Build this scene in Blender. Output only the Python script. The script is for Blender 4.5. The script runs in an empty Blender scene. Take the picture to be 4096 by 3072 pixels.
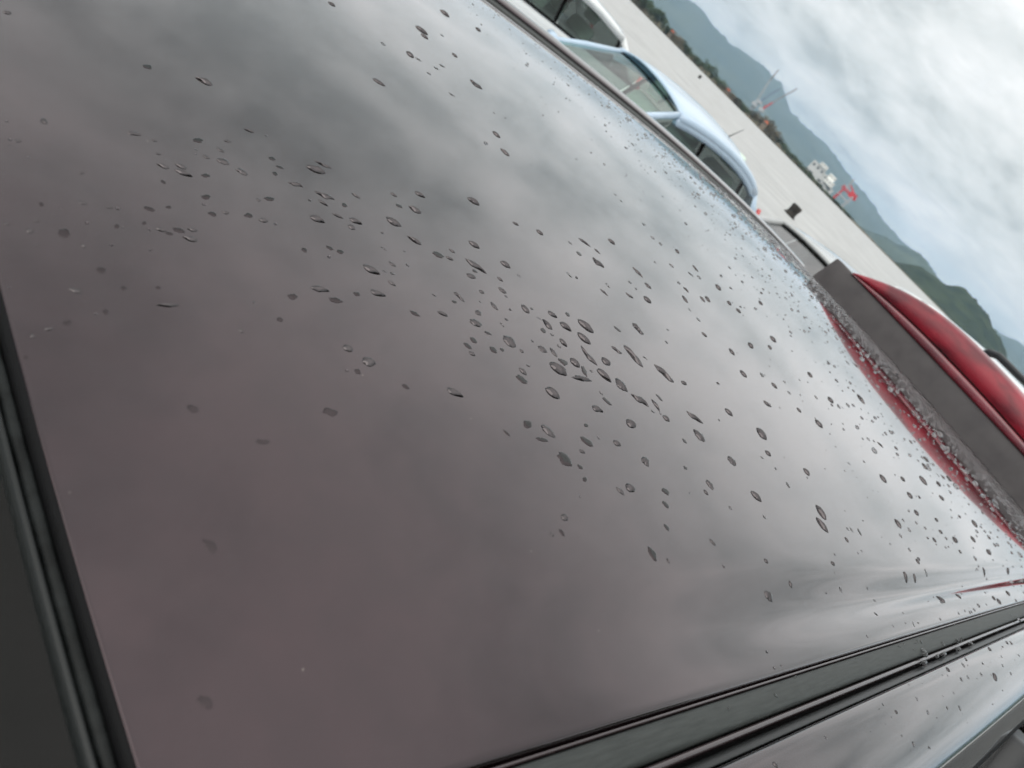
import bpy, bmesh, math, random
from mathutils import Vector, Matrix, noise
random.seed(7)
sc = bpy.context.scene
C = sc.collection
PI = math.pi
R = math.radians

# ------------------------------------------------------------------ camera
CAM = Vector((-0.0802, -0.0345, 1.6909))          # a hand's breadth above the roof, over the windscreen edge
FW = Vector((0.735292, 0.526432, -0.426867))
RT = Vector((0.657296, -0.400324, 0.638515))
UP = Vector((-0.165250, 0.750073, 0.640377))
cd = bpy.data.cameras.new('camera')
cam = bpy.data.objects.new('camera', cd); C.objects.link(cam)
cam.matrix_world = Matrix(((RT.x, UP.x, -FW.x, CAM.x), (RT.y, UP.y, -FW.y, CAM.y), (RT.z, UP.z, -FW.z, CAM.z), (0, 0, 0, 1)))
cd.sensor_width = 36.0; cd.lens = 26.68; cd.clip_start = 0.01; cd.clip_end = 30000
cd.dof.use_dof = True; cd.dof.focus_distance = 0.40; cd.dof.aperture_fstop = 18.0
sc.camera = cam

# ------------------------------------------------------------------ sky: thick broken overcast
SUN_AZ, SUN_EL = R(195), R(48)                     # direction towards the hidden sun, behind the camera
w = bpy.data.worlds.new('World'); sc.world = w; w.use_nodes = True
nt = w.node_tree; N = nt.nodes; LK = nt.links
N.clear()
def nd(t, **k):
    n = N.new(t)
    for a, b in k.items(): setattr(n, a, b)
    return n
def mth(op, a, b=None, c=None, clamp=False):
    n = nd('ShaderNodeMath', operation=op, use_clamp=clamp)
    for i, v in enumerate((a, b, c)):
        if v is None: continue
        if isinstance(v, (int, float)): n.inputs[i].default_value = v
        else: LK.new(v, n.inputs[i])
    return n.outputs[0]
sky = nd('ShaderNodeTexSky', sky_type='NISHITA', sun_disc=False)
sky.sun_elevation = SUN_EL; sky.sun_rotation = math.atan2(math.cos(SUN_AZ), math.sin(SUN_AZ))
tc = nd('ShaderNodeTexCoord')
sep = nd('ShaderNodeSeparateXYZ'); LK.new(tc.outputs['Generated'], sep.inputs[0])
zc = mth('MAXIMUM', sep.outputs[2], 0.0)
den = mth('ADD', zc, 0.22)
cmb = nd('ShaderNodeCombineXYZ')
LK.new(mth('DIVIDE', sep.outputs[0], den), cmb.inputs[0]); LK.new(mth('DIVIDE', sep.outputs[1], den), cmb.inputs[1])
def cloud(scale, detail, rough, dist, off, stretch=(1, 1, 1), rot=0):
    mp = nd('ShaderNodeMapping'); mp.inputs['Location'].default_value = off; mp.inputs['Scale'].default_value = stretch
    mp.inputs['Rotation'].default_value = (0, 0, rot)
    LK.new(cmb.outputs[0], mp.inputs[0])
    n = nd('ShaderNodeTexNoise'); n.inputs['Scale'].default_value = scale; n.inputs['Detail'].default_value = detail
    n.inputs['Roughness'].default_value = rough; n.inputs['Distortion'].default_value = dist
    LK.new(mp.outputs[0], n.inputs['Vector'])
    return n.outputs['Fac']
c1 = cloud(0.75, 6, 0.52, 0.5, (10.0, 26.9, 4.2))
c2 = cloud(2.2, 8, 0.58, 0.35, (32.7, 25.9, 7.2))
c3 = cloud(5.0, 9, 0.62, 0.4, (4.0, 8.0, 1.0))
cl = mth('ADD', mth('ADD', mth('MULTIPLY', c1, 0.48), mth('MULTIPLY', c2, 0.34)), mth('MULTIPLY', c3, 0.18))
rmp = nd('ShaderNodeValToRGB'); LK.new(cl, rmp.inputs[0])
e = rmp.color_ramp.elements
e[0].position = 0.395; e[0].color = (0.43, 0.46, 0.455, 1)
e[1].position = 0.59; e[1].color = (0.89, 0.885, 0.87, 1)
m_ = e.new(0.46); m_.color = (0.62, 0.645, 0.635, 1)
m_ = e.new(0.54); m_.color = (0.79, 0.80, 0.79, 1)
# overcast luminance law: zenith about three times the horizon
zen = mth('ADD', mth('MULTIPLY', zc, 0.75), 1.20)
gray = nd('ShaderNodeMix', data_type='RGBA', blend_type='MULTIPLY'); gray.inputs[0].default_value = 1.0
LK.new(rmp.outputs[0], gray.inputs[6])
cz = nd('ShaderNodeCombineColor')
for i in range(3): LK.new(mth('MULTIPLY', zen, 7.75), cz.inputs[i])
LK.new(cz.outputs[0], gray.inputs[7])
mixs = nd('ShaderNodeMix', data_type='RGBA', blend_type='MIX'); mixs.inputs[0].default_value = 0.99   # blue sky is almost wholly covered
LK.new(sky.outputs[0], mixs.inputs[6]); LK.new(gray.outputs[2], mixs.inputs[7])
bg = nd('ShaderNodeBackground'); bg.inputs[1].default_value = 0.10
LK.new(mixs.outputs[2], bg.inputs[0])
wo = nd('ShaderNodeOutputWorld'); LK.new(bg.outputs[0], wo.inputs[0])
w.cycles.sampling_method = 'MANUAL'; w.cycles.sample_map_resolution = 512

# ------------------------------------------------------------------ sun behind the cloud
ld = bpy.data.lights.new('sun', 'SUN'); ld.energy = 1.5; ld.angle = R(76); ld.color = (1.0, 0.96, 0.9)
sun = bpy.data.objects.new('sun', ld); C.objects.link(sun)
sd = Vector((math.cos(SUN_AZ) * math.cos(SUN_EL), math.sin(SUN_AZ) * math.cos(SUN_EL), math.sin(SUN_EL)))
sun.rotation_euler = sd.to_track_quat('Z', 'Y').to_euler(); sun.location = sd * 50

# ------------------------------------------------------------------ exposure and sampling
sc.view_settings.view_transform = 'Standard'; sc.view_settings.look = 'None'
sc.view_settings.exposure = 0.4; sc.view_settings.gamma = 1.0; sc.view_settings.use_curve_mapping = False
sc.render.engine = 'CYCLES'
cy = sc.cycles
cy.use_denoising = True
cy.denoising_input_passes = 'RGB_ALBEDO'
try: cy.denoiser = 'OPENIMAGEDENOISE'
except Exception: pass
cy.max_bounces = 10; cy.diffuse_bounces = 3; cy.glossy_bounces = 5; cy.transmission_bounces = 6
cy.transparent_max_bounces = 12; cy.volume_bounces = 0
cy.sample_clamp_indirect = 4.0

# ------------------------------------------------------------------ materials
def pmat(name, col, rough=0.5, metal=0.0, coat=0.0, coat_rough=0.03, coat_ior=1.5, spec=0.5, trans=0.0, ior=1.45):
    m = bpy.data.materials.new(name); m.use_nodes = True
    b = m.node_tree.nodes['Principled BSDF']
    b.inputs['Base Color'].default_value = (*col, 1); b.inputs['Roughness'].default_value = rough
    b.inputs['Metallic'].default_value = metal; b.inputs['Coat Weight'].default_value = coat
    b.inputs['Coat Roughness'].default_value = coat_rough; b.inputs['Coat IOR'].default_value = coat_ior
    b.inputs['Specular IOR Level'].default_value = spec
    b.inputs['Transmission Weight'].default_value = trans; b.inputs['IOR'].default_value = ior
    return m
def mnode(m, t, **k):
    n = m.node_tree.nodes.new(t)
    for a, b in k.items(): setattr(n, a, b)
    return n
def vary(m, c0, c1, scale, detail=4, lo=0.35, hi=0.65, obj=True, stretch=None, rough=None):
    """mottle a material's base colour between two tones"""
    L = m.node_tree.links; b = m.node_tree.nodes['Principled BSDF']
    tc = mnode(m, 'ShaderNodeTexCoord'); n = mnode(m, 'ShaderNodeTexNoise')
    n.inputs['Scale'].default_value = scale; n.inputs['Detail'].default_value = detail
    src = tc.outputs['Object']
    if stretch:
        mp = mnode(m, 'ShaderNodeMapping'); mp.inputs['Scale'].default_value = stretch
        L.new(src, mp.inputs[0]); src = mp.outputs[0]
    L.new(src, n.inputs['Vector'])
    r = mnode(m, 'ShaderNodeValToRGB'); r.color_ramp.elements[0].position = lo; r.color_ramp.elements[1].position = hi
    r.color_ramp.elements[0].color = (*c0, 1); r.color_ramp.elements[1].color = (*c1, 1)
    L.new(n.outputs['Fac'], r.inputs[0]); L.new(r.outputs[0], b.inputs['Base Color'])
    if rough:
        mr = mnode(m, 'ShaderNodeMapRange'); mr.inputs['To Min'].default_value = rough[0]; mr.inputs['To Max'].default_value = rough[1]
        L.new(n.outputs['Fac'], mr.inputs['Value']); L.new(mr.outputs[0], b.inputs['Roughness'])
    return m
def bump(m, scale, dist, strength=1.0, detail=3, coat=False):
    L = m.node_tree.links; b = m.node_tree.nodes['Principled BSDF']
    tc = mnode(m, 'ShaderNodeTexCoord'); n = mnode(m, 'ShaderNodeTexNoise')
    n.inputs['Scale'].default_value = scale; n.inputs['Detail'].default_value = detail
    L.new(tc.outputs['Object'], n.inputs['Vector'])
    u = mnode(m, 'ShaderNodeBump'); u.inputs['Distance'].default_value = dist; u.inputs['Strength'].default_value = strength
    L.new(n.outputs['Fac'], u.inputs['Height']); L.new(u.outputs[0], b.inputs['Normal'])
    if coat: L.new(u.outputs[0], b.inputs['Coat Normal'])
    return m

M = {}
# maroon pearl paint under clear coat, with fine dust and mineral specks
mp = pmat('maroon_paint', (0.040, 0.006, 0.010), 0.09, 1.0, 1.0, 0.004, 1.54, 0.5)
L_ = mp.node_tree.links; b_ = mp.node_tree.nodes['Principled BSDF']
tcn = mnode(mp, 'ShaderNodeTexCoord')
vo = mnode(mp, 'ShaderNodeTexVoronoi'); vo.inputs['Scale'].default_value = 95; vo.inputs['Randomness'].default_value = 1
L_.new(tcn.outputs['Object'], vo.inputs['Vector'])
sp1 = mnode(mp, 'ShaderNodeMath', operation='LESS_THAN'); L_.new(vo.outputs['Distance'], sp1.inputs[0]); sp1.inputs[1].default_value = 0.030
sepc = mnode(mp, 'ShaderNodeSeparateColor'); L_.new(vo.outputs['Color'], sepc.inputs[0])
gt = mnode(mp, 'ShaderNodeMath', operation='GREATER_THAN'); L_.new(sepc.outputs[0], gt.inputs[0]); gt.inputs[1].default_value = 0.62
mu = mnode(mp, 'ShaderNodeMath', operation='MULTIPLY'); L_.new(sp1.outputs[0], mu.inputs[0]); L_.new(gt.outputs[0], mu.inputs[1])
dn = mnode(mp, 'ShaderNodeTexNoise'); dn.inputs['Scale'].default_value = 60; dn.inputs['Detail'].default_value = 6; L_.new(tcn.outputs['Object'], dn.inputs['Vector'])
dr = mnode(mp, 'ShaderNodeValToRGB'); dr.color_ramp.elements[0].position = 0.35; dr.color_ramp.elements[1].position = 0.75
dr.color_ramp.elements[0].color = (0.0205, 0.0072, 0.0105, 1); dr.color_ramp.elements[1].color = (0.027, 0.0102, 0.0138, 1)
L_.new(dn.outputs['Fac'], dr.inputs[0])
spk = mnode(mp, 'ShaderNodeMix', data_type='RGBA'); L_.new(mu.outputs[0], spk.inputs[0]); L_.new(dr.outputs[0], spk.inputs[6])
spk.inputs[7].default_value = (0.22, 0.20, 0.18, 1)
L_.new(spk.outputs[2], b_.inputs['Base Color'])
cwm = mnode(mp, 'ShaderNodeMapRange'); L_.new(mu.outputs[0], cwm.inputs['Value']); cwm.inputs['To Min'].default_value = 1.0; cwm.inputs['To Max'].default_value = 0.2
L_.new(cwm.outputs[0], b_.inputs['Coat Weight'])
on = mnode(mp, 'ShaderNodeTexNoise'); on.inputs['Scale'].default_value = 320; on.inputs['Detail'].default_value = 2; L_.new(tcn.outputs['Object'], on.inputs['Vector'])
bu = mnode(mp, 'ShaderNodeBump'); bu.inputs['Distance'].default_value = 0.00001; bu.inputs['Strength'].default_value = 0.6
L_.new(on.outputs['Fac'], bu.inputs['Height']); L_.new(bu.outputs[0], b_.inputs['Coat Normal'])
M['paint'] = mp
M['black_rubber'] = bump(pmat('black_rubber', (0.004, 0.004, 0.0045), 0.65, spec=0.15), 900, 0.00005)
M['gap_black'] = pmat('gap_black', (0.003, 0.003, 0.003), 0.8, spec=0.1)
M['trim_gloss'] = pmat('trim_gloss', (0.006, 0.0075, 0.0075), 0.34, 0, 0.0, spec=0.38)
M['trim_matt'] = vary(pmat('trim_matt', (0.02, 0.02, 0.02), 0.45, spec=0.2), (0.0015, 0.002, 0.002), (0.009, 0.0105, 0.0105), 90, 4, 0.42, 0.6, rough=(0.3, 0.6))
mm = vary(pmat('moulding_grey', (0.06, 0.065, 0.064), 0.5, coat=0.0, spec=0.32), (0.020, 0.0235, 0.022), (0.034, 0.038, 0.036), 140, 5, 0.3, 0.7, stretch=(0.5, 6, 1))
bump(mm, 700, 0.0001, 0.6); M['moulding'] = mm
M['lip'] = pmat('painted_lip', (0.035, 0.022, 0.024), 0.25, 0.2, 0.7, 0.06, 1.5)
M['chrome'] = pmat('chrome', (0.75, 0.76, 0.76), 0.08, 1.0)
M['fascia'] = bump(vary(pmat('spoiler_fascia', (0.1, 0.09, 0.09), 0.62), (0.042, 0.037, 0.039), (0.056, 0.050, 0.051), 22, 8, 0.30, 0.62), 300, 0.0003, 0.5)
rl = vary(pmat('red_lens', (0.4, 0.02, 0.03), 0.42, 0, 0.35, 0.15, 1.35), (0.11, 0.010, 0.018), (0.27, 0.012, 0.026), 9, 5, 0.40, 0.62, stretch=(1, 0.8, 2.5)); M['red'] = rl
M['reddark'] = vary(pmat('red_lens_dark', (0.2, 0.02, 0.03), 0.22, 0, 1.0, 0.08, 1.5), (0.10, 0.010, 0.018), (0.18, 0.014, 0.026), 14, 4)
# water
wa = bpy.data.materials.new('water_drop'); wa.use_nodes = True
bw = wa.node_tree.nodes['Principled BSDF']
bw.inputs['Base Color'].default_value = (1, 1, 1, 1); bw.inputs['Roughness'].default_value = 0.0
bw.inputs['Transmission Weight'].default_value = 1.0; bw.inputs['IOR'].default_value = 1.333
M['water'] = wa
# a shallow drop over dark paint: the water surface mirrors the sky, the wetted paint shows through from below
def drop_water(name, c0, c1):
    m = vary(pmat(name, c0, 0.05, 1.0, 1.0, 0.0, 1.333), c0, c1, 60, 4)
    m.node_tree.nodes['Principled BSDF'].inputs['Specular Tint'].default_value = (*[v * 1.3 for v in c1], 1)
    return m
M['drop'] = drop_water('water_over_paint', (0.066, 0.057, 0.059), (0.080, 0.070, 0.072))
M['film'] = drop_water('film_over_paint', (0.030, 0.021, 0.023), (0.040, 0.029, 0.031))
def glass(name, tint, ior=1.5):
    m = bpy.data.materials.new(name); m.use_nodes = True
    n = m.node_tree.nodes; l = m.node_tree.links; n.clear()
    t = n.new('ShaderNodeBsdfTransparent'); t.inputs[0].default_value = (*tint, 1)
    g = n.new('ShaderNodeBsdfGlossy'); g.inputs['Roughness'].default_value = 0.01
    f = n.new('ShaderNodeFresnel'); ge = n.new('ShaderNodeNewGeometry'); mr = n.new('ShaderNodeMapRange')
    mr.inputs['To Min'].default_value = ior; mr.inputs['To Max'].default_value = 1 / ior     # same pane from either side
    l.new(ge.outputs['Backfacing'], mr.inputs['Value']); l.new(mr.outputs[0], f.inputs[0])
    x = n.new('ShaderNodeMixShader'); o = n.new('ShaderNodeOutputMaterial')
    l.new(f.outputs[0], x.inputs[0]); l.new(t.outputs[0], x.inputs[1]); l.new(g.outputs[0], x.inputs[2]); l.new(x.outputs[0], o.inputs[0])
    return m
M['glass_green'] = glass('green_glass', (0.78, 0.94, 0.83), 2.1)
M['glass_dark'] = glass('privacy_glass', (0.10, 0.11, 0.11), 1.5)
M['glass_side'] = glass('side_glass', (0.30, 0.34, 0.33), 1.5)
M['glass_sky'] = glass('reflective_screen', (0.40, 0.45, 0.47), 2.6)
M['glass_ws'] = glass('windscreen_glass', (0.06, 0.068, 0.078), 1.27)
M['blue'] = pmat('pale_blue_paint', (0.40, 0.515, 0.64), 0.35, 0.0, 1.0, 0.05, 1.45)
M['white'] = pmat('white_paint', (0.74, 0.76, 0.76), 0.4, 0, 1.0, 0.05, 1.45)
M['silver'] = pmat('silver_grey_paint', (0.36, 0.37, 0.37), 0.4, 0.05, 1.0, 0.06, 1.45)
M['tyre'] = pmat('tyre', (0.012, 0.012, 0.012), 0.8)
M['rim'] = pmat('rim', (0.5, 0.5, 0.5), 0.35, 0.8)
M['interior'] = pmat('interior_dark', (0.03, 0.032, 0.033), 0.8)
M['seat_pale'] = pmat('seat_pale', (0.62, 0.74, 0.64), 0.85)
M['seat_grey'] = pmat('seat_grey', (0.10, 0.10, 0.10), 0.85)
M['lamp_red'] = pmat('lamp_red', (0.5, 0.03, 0.03), 0.2, 0, 1.0)
M['lamp_clear'] = pmat('lamp_clear', (0.7, 0.72, 0.72), 0.15, 0, 1.0)
M['plastic'] = pmat('black_plastic', (0.014, 0.015, 0.017), 0.38)
M['trim_pale'] = pmat('interior_pale_green', (0.46, 0.58, 0.49), 0.8)
M['bollard'] = vary(pmat('bollard_black', (0.012, 0.012, 0.012), 0.6), (0.008, 0.008, 0.008), (0.03, 0.025, 0.02), 8, 4)
M['asphalt'] = bump(vary(pmat('asphalt', (0.05, 0.05, 0.05), 0.85), (0.035, 0.037, 0.037), (0.062, 0.063, 0.062), 2.0, 8), 120, 0.006)
M['quay'] = bump(vary(pmat('quay_concrete', (0.5, 0.5, 0.48), 0.7), (0.33, 0.335, 0.33), (0.43, 0.433, 0.427), 0.30, 9, 0.30, 0.66), 90, 0.004)
M['line'] = pmat('line_paint', (0.7, 0.7, 0.68), 0.7)
M['sea'] = bump(pmat('sea', (0.03, 0.055, 0.06), 0.12), 0.6, 0.2)
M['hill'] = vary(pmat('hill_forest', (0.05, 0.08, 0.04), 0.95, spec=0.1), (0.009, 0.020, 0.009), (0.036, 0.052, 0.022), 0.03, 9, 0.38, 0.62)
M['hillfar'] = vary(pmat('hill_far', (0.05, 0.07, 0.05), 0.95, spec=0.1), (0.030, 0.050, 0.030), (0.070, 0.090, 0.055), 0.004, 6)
M['earth'] = vary(pmat('earth_bank', (0.12, 0.1, 0.07), 0.95), (0.045, 0.055, 0.025), (0.13, 0.10, 0.07), 0.15, 6)
M['bark'] = pmat('bark', (0.06, 0.045, 0.03), 0.9)
M['leaf'] = vary(pmat('leaf', (0.05, 0.09, 0.03), 0.7), (0.020, 0.042, 0.014), (0.060, 0.095, 0.030), 0.4, 4)
M['leaf_brown'] = vary(pmat('leaf_brown', (0.1, 0.08, 0.05), 0.8), (0.060, 0.055, 0.030), (0.14, 0.105, 0.070), 0.4, 4)
M['roof_orange'] = pmat('roof_orange', (0.45, 0.13, 0.07), 0.8)
M['house_wall'] = pmat('house_wall', (0.16, 0.13, 0.10), 0.9)
M['crane_red'] = pmat('crane_red', (0.62, 0.06, 0.07), 0.5)
M['crane_white'] = pmat('crane_white', (0.48, 0.50, 0.52), 0.6)
M['crane_grey'] = pmat('crane_grey', (0.30, 0.31, 0.33), 0.5)
M['crane_blue'] = pmat('crane_blue', (0.22, 0.30, 0.42), 0.5)
M['bld_white'] = pmat('building_white', (0.78, 0.78, 0.74), 0.8)
M['bld_grey'] = pmat('building_grey', (0.52, 0.53, 0.52), 0.8)
M['window_dark'] = pmat('window_dark', (0.05, 0.06, 0.07), 0.2)

# ------------------------------------------------------------------ helpers
def mk(name, verts, faces, mat, parent=None, smooth=False, loc=None):
    me = bpy.data.meshes.new(name); me.from_pydata([tuple(v) for v in verts], [], faces); me.update()
    if smooth:
        for p in me.polygons: p.use_smooth = True
    if mat: me.materials.append(M[mat] if isinstance(mat, str) else mat)
    o = bpy.data.objects.new(name, me); C.objects.link(o)
    if parent: o.parent = parent
    if loc: o.location = loc
    return o
def tag(o, label, cat=None, group=None, kind=None):
    if label: o['label'] = label
    if cat: o['category'] = cat
    if group: o['group'] = group
    if kind: o['kind'] = kind
    return o
def empty(name, loc=(0, 0, 0), rz=0):
    o = bpy.data.objects.new(name, None); C.objects.link(o); o.location = loc; o.rotation_euler = (0, 0, rz)
    o.empty_display_size = 0.1
    return o
class MB:
    def __init__(s): s.v = []; s.f = []
    def add(s, v, f):
        n = len(s.v); s.v += [Vector(q) for q in v]; s.f += [tuple(i + n for i in q) for q in f]; return s
    def box(s, x0, x1, y0, y1, z0, z1):
        v = [(x, y, z) for z in (z0, z1) for y in (y0, y1) for x in (x0, x1)]
        return s.add(v, [(0, 2, 3, 1), (4, 5, 7, 6), (0, 1, 5, 4), (2, 6, 7, 3), (0, 4, 6, 2), (1, 3, 7, 5)])
    def beam(s, p, q, r, n=6, r2=None):
        p = Vector(p); q = Vector(q); d = (q - p).normalized(); r2 = r if r2 is None else r2
        a = d.orthogonal().normalized(); b = d.cross(a)
        v = []
        for c, rr in ((p, r), (q, r2)):
            v += [c + (a * math.cos(2 * PI * i / n) + b * math.sin(2 * PI * i / n)) * rr for i in range(n)]
        f = [(i, (i + 1) % n, n + (i + 1) % n, n + i) for i in range(n)] + [tuple(range(n - 1, -1, -1)), tuple(range(n, 2 * n))]
        return s.add(v, f)
    def tube(s, pts, r, n=8):
        pts = [Vector(p) for p in pts]; v = []; f = []
        prev = None
        for i, p in enumerate(pts):
            d = (pts[min(i + 1, len(pts) - 1)] - pts[max(i - 1, 0)]).normalized()
            a = d.orthogonal().normalized() if prev is None else (prev - d * prev.dot(d)).normalized()
            prev = a; b = d.cross(a); rr = r[i] if isinstance(r, (list, tuple)) else r
            v += [p + (a * math.cos(2 * PI * k / n) + b * math.sin(2 * PI * k / n)) * rr for k in range(n)]
        for i in range(len(pts) - 1):
            f += [(i * n + k, i * n + (k + 1) % n, (i + 1) * n + (k + 1) % n, (i + 1) * n + k) for k in range(n)]
        f += [tuple(range(n - 1, -1, -1)), tuple(range((len(pts) - 1) * n, len(pts) * n))]
        return s.add(v, f)
    def grid(s, rows):
        n = len(rows[0]); v = [q for r in rows for q in r]
        f = [(i * n + j, i * n + j + 1, (i + 1) * n + j + 1, (i + 1) * n + j) for i in range(len(rows) - 1) for j in range(n - 1)]
        return s.add(v, f)
    def prism(s, poly, off):
        n = len(poly); off = Vector(off); v = [Vector(p) for p in poly] + [Vector(p) + off for p in poly]
        f = [tuple(range(n - 1, -1, -1)), tuple(range(n, 2 * n))] + [(i, (i + 1) % n, n + (i + 1) % n, n + i) for i in range(n)]
        return s.add(v, f)
    def obj(s, name, mat, parent=None, smooth=False): return mk(name, s.v, s.f, mat, parent, smooth)
def lerp(a, b, t): return a + (b - a) * t
def smooth(a, b, x):
    t = min(1, max(0, (x - a) / (b - a))); return t * t * (3 - 2 * t)

# ================================================================== THE SETTING
def polar(az, el, d):            # a place seen from where the photographer stands, az from the car's length axis
    return Vector((CAM.x + math.cos(R(az)) * d, CAM.y + math.sin(R(az)) * d, CAM.z + math.tan(R(el)) * d))
# a broad flat concrete quay; its seaward edge runs off towards the far shore
Q = [polar(az, 0, d) for az, d in ((110, 420), (85, 520), (66, 560), (48, 520), (40, 530), (33, 530), (26, 530), (20, 530), (12, 500), (2, 420), (-12, 300), (-30, 220))]
back = [polar(az, 0, 260) for az in (-60, -100, -150, 160, 135)]
ring = Q + back
gm = MB(); gv = [(CAM.x, CAM.y, 0)]
for f in (0.006, 0.02, 0.06, 0.2, 0.5, 1.0): gv += [(lerp(CAM.x, q.x, f), lerp(CAM.y, q.y, f), 0) for q in ring]
n = len(ring); gf = [(0, 1 + i, 1 + (i + 1) % n) for i in range(n)]
for r in range(5): gf += [(1 + r * n + i, 1 + (r + 1) * n + i, 1 + (r + 1) * n + (i + 1) % n, 1 + r * n + (i + 1) % n) for i in range(n)]
m0 = len(gv); gv += [(q.x, q.y, -4) for q in ring]; gf += [(1 + 5 * n + i, m0 + i, m0 + (i + 1) % n, 1 + 5 * n + (i + 1) % n) for i in range(n)]
gm.add(gv, gf)
tag(gm.obj('ground', 'quay'), 'pale concrete of the wide flat quay', kind='structure')
sm = MB(); sm.grid([[(CAM.x + math.cos(2 * PI * i / 48) * r, CAM.y + math.sin(2 * PI * i / 48) * r, -2.6) for i in range(49)] for r in (0.5, 40, 200, 800, 3000, 8600)])
tag(sm.obj('sea', 'sea'), 'flat grey sea round the quay', kind='structure')
for i, yy in enumerate((-0.75, 1.60, 4.2, 7.0, 9.8)):
    ln = MB().box(2.9, 8.4, yy - 0.06, yy + 0.06, 0.004, 0.006)
    tag(ln.obj('painted_line', 'line'), 'white painted bay line on the quay', kind='structure')
rd_ = MB(); rd_.grid([[(x, y, 0.004) for x in (-120, -40, -10, 0, 10, 40, 120)] for y in (-30, -12, -5, -1.15)])  # unseen lane, added so the side rail mirrors a dark band
tag(rd_.obj('added_lane', 'asphalt'), 'dark asphalt lane, unseen, added on the landward side for its dark reflection', kind='structure')
# black mooring bollards standing far out on the quay
for az, el, sz, lb in ((30.25, -2.31, 0.56, 'black mooring bollard on the pale quay, nearer the maroon roof'), (41.33, -0.50, 0.66, 'distant black mooring bollard on the quay above the pale blue car roof')):
    d = (CAM.z - sz * .45) / math.tan(R(-el)); p = polar(az, 0, d); t = empty('mooring_bollard', (p.x, p.y, 0), R(az + 20))
    n = 18; pr = [(.42, 0), (.42, .06), (.39, .10), (.38, .30), (.38, .52), (.40, .66), (.42, .78), (.41, .90), (.36, .97), (.001, 1.0)]
    MB().box(-.42 * sz, .42 * sz, -.42 * sz, .42 * sz, 0, .10 * sz).obj('base_plate', 'bollard', t)
    b_ = MB(); b_.grid([[(math.cos(2 * PI * i / n) * r_ * sz * 1.1, math.sin(2 * PI * i / n) * r_ * sz * 1.1, (.10 + .86 * z_) * sz) for i in range(n + 1)] for r_, z_ in pr]); b_.obj('post', 'bollard', t, True)
    MB().beam((-.52 * sz, 0, .62 * sz), (.52 * sz, 0, .62 * sz), .09 * sz, 10).obj('cross_bar', 'bollard', t, True)
    tag(t, lb, 'bollard')

# ------------------------------------------------------------------ hills
def interp(pts, a):
    pts = sorted(pts)
    if a <= pts[0][0]: return pts[0][1]
    for (a0, e0), (a1, e1) in zip(pts, pts[1:]):
        if a <= a1: return lerp(e0, e1, (a - a0) / (a1 - a0))
    return pts[-1][1]
def ridge(name, label, pts, D, depth, mat, rough, step, rows=14, seed=0):
    m = MB(); A = []; a = min(p[0] for p in pts)
    while a <= max(p[0] for p in pts): A.append(a); a += step
    G = []
    for j in range(rows + 5):
        t = j / rows
        row = []
        for a in A:
            el = interp(pts, a); zc = CAM.z + math.tan(R(el)) * D
            r = D - depth * (1 - t) if t <= 1 else D + depth * (t - 1) * 1.5
            q = Vector((math.cos(R(a)) * r, math.sin(R(a)) * r, 0)) * (1.0 / rough / 14) + Vector((seed * 7.3, 0, 0))
            nz = noise.fractal(q, 0.9, 2.1, 6)
            k = smooth(-0.08, 1.0, t) ** 1.1 if t <= 1 else max(0, 1 - (t - 1) * 3)
            z = -3 + (zc + 3) * k * (1 + (0.20 * nz * (1 - abs(t - 1)) if t < 0.999 else 0))
            if t <= 1.01: z += nz * rough * (0.4 + 0.6 * k) * (1 if zc > 8 else 0.3)
            row.append((CAM.x + math.cos(R(a)) * r, CAM.y + math.sin(R(a)) * r, z))
        G.append(row)
    m.grid(G)
    return tag(m.obj(name, mat, None, True), label, kind='structure')
far = [(-60, 1.0), (-30, 1.5), (-8, 1.2), (4, 1.5), (10, 1.55), (14.0, 1.66), (15, 1.48), (16, 1.17), (19, 0.9), (22, 1.02), (23.52, 1.03), (24.5, 1.07), (25.5, 1.21), (26.9, 1.21), (28.4, 1.35), (29.2, 1.52), (29.9, 1.61),
       (31, 1.85), (32.35, 1.98), (33.9, 1.91), (35.3, 1.84), (36.2, 2.09), (36.8, 2.28), (37.8, 2.38), (38.5, 2.35), (39.6, 2.46), (40.6, 2.38), (41.5, 2.2), (42.85, 2.15), (43.84, 2.37), (45.3, 2.29), (49, 2.5), (55, 2.2), (64, 2.5), (80, 1.6), (110, 1.9)]
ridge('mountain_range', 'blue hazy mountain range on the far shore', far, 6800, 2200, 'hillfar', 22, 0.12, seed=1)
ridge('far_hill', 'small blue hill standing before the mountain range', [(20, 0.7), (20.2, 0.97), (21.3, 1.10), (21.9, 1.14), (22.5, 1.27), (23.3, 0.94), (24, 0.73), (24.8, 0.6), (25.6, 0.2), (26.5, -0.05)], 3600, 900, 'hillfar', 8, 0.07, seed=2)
ridge('green_hill', 'wooded dark green hill at the right', [(-30, 0.4), (-10, 0.9), (4, 0.5), (9, 0.15), (13, 0.25), (13.7, 0.33), (15, 0.83), (16, 1.22), (16.5, 1.45), (16.87, 1.56), (17.7, 1.48), (18.35, 1.28), (18.95, 1.41), (19.5, 1.17), (20.2, 0.97), (20.8, 0.97), (21.8, 0.81), (22.8, 0.15), (23.2, -0.1), (24, -0.12)], 1500, 420, 'hill', 4.5, 0.035, rows=24, seed=3)
ridge('landward_hills', 'wooded hills on the landward side', [(170, 1.2), (190, 2.6), (215, 3.2), (235, 2.4), (255, 3.4), (280, 2.8), (300, 3.0), (318, 1.4), (325, 0.5)], 900, 350, 'hill', 7, 0.4, seed=4)
ridge('shore_bank', 'low earth bank along the edge of the quay', [(-10, -0.1), (14, -0.15), (22, -0.12), (26, -0.08), (30, 0.0), (36, 0.16), (44, 0.20), (58, 0.25), (80, .3)], 590, 40, 'earth', 0.4, 0.2, rows=6, seed=5)

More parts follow.
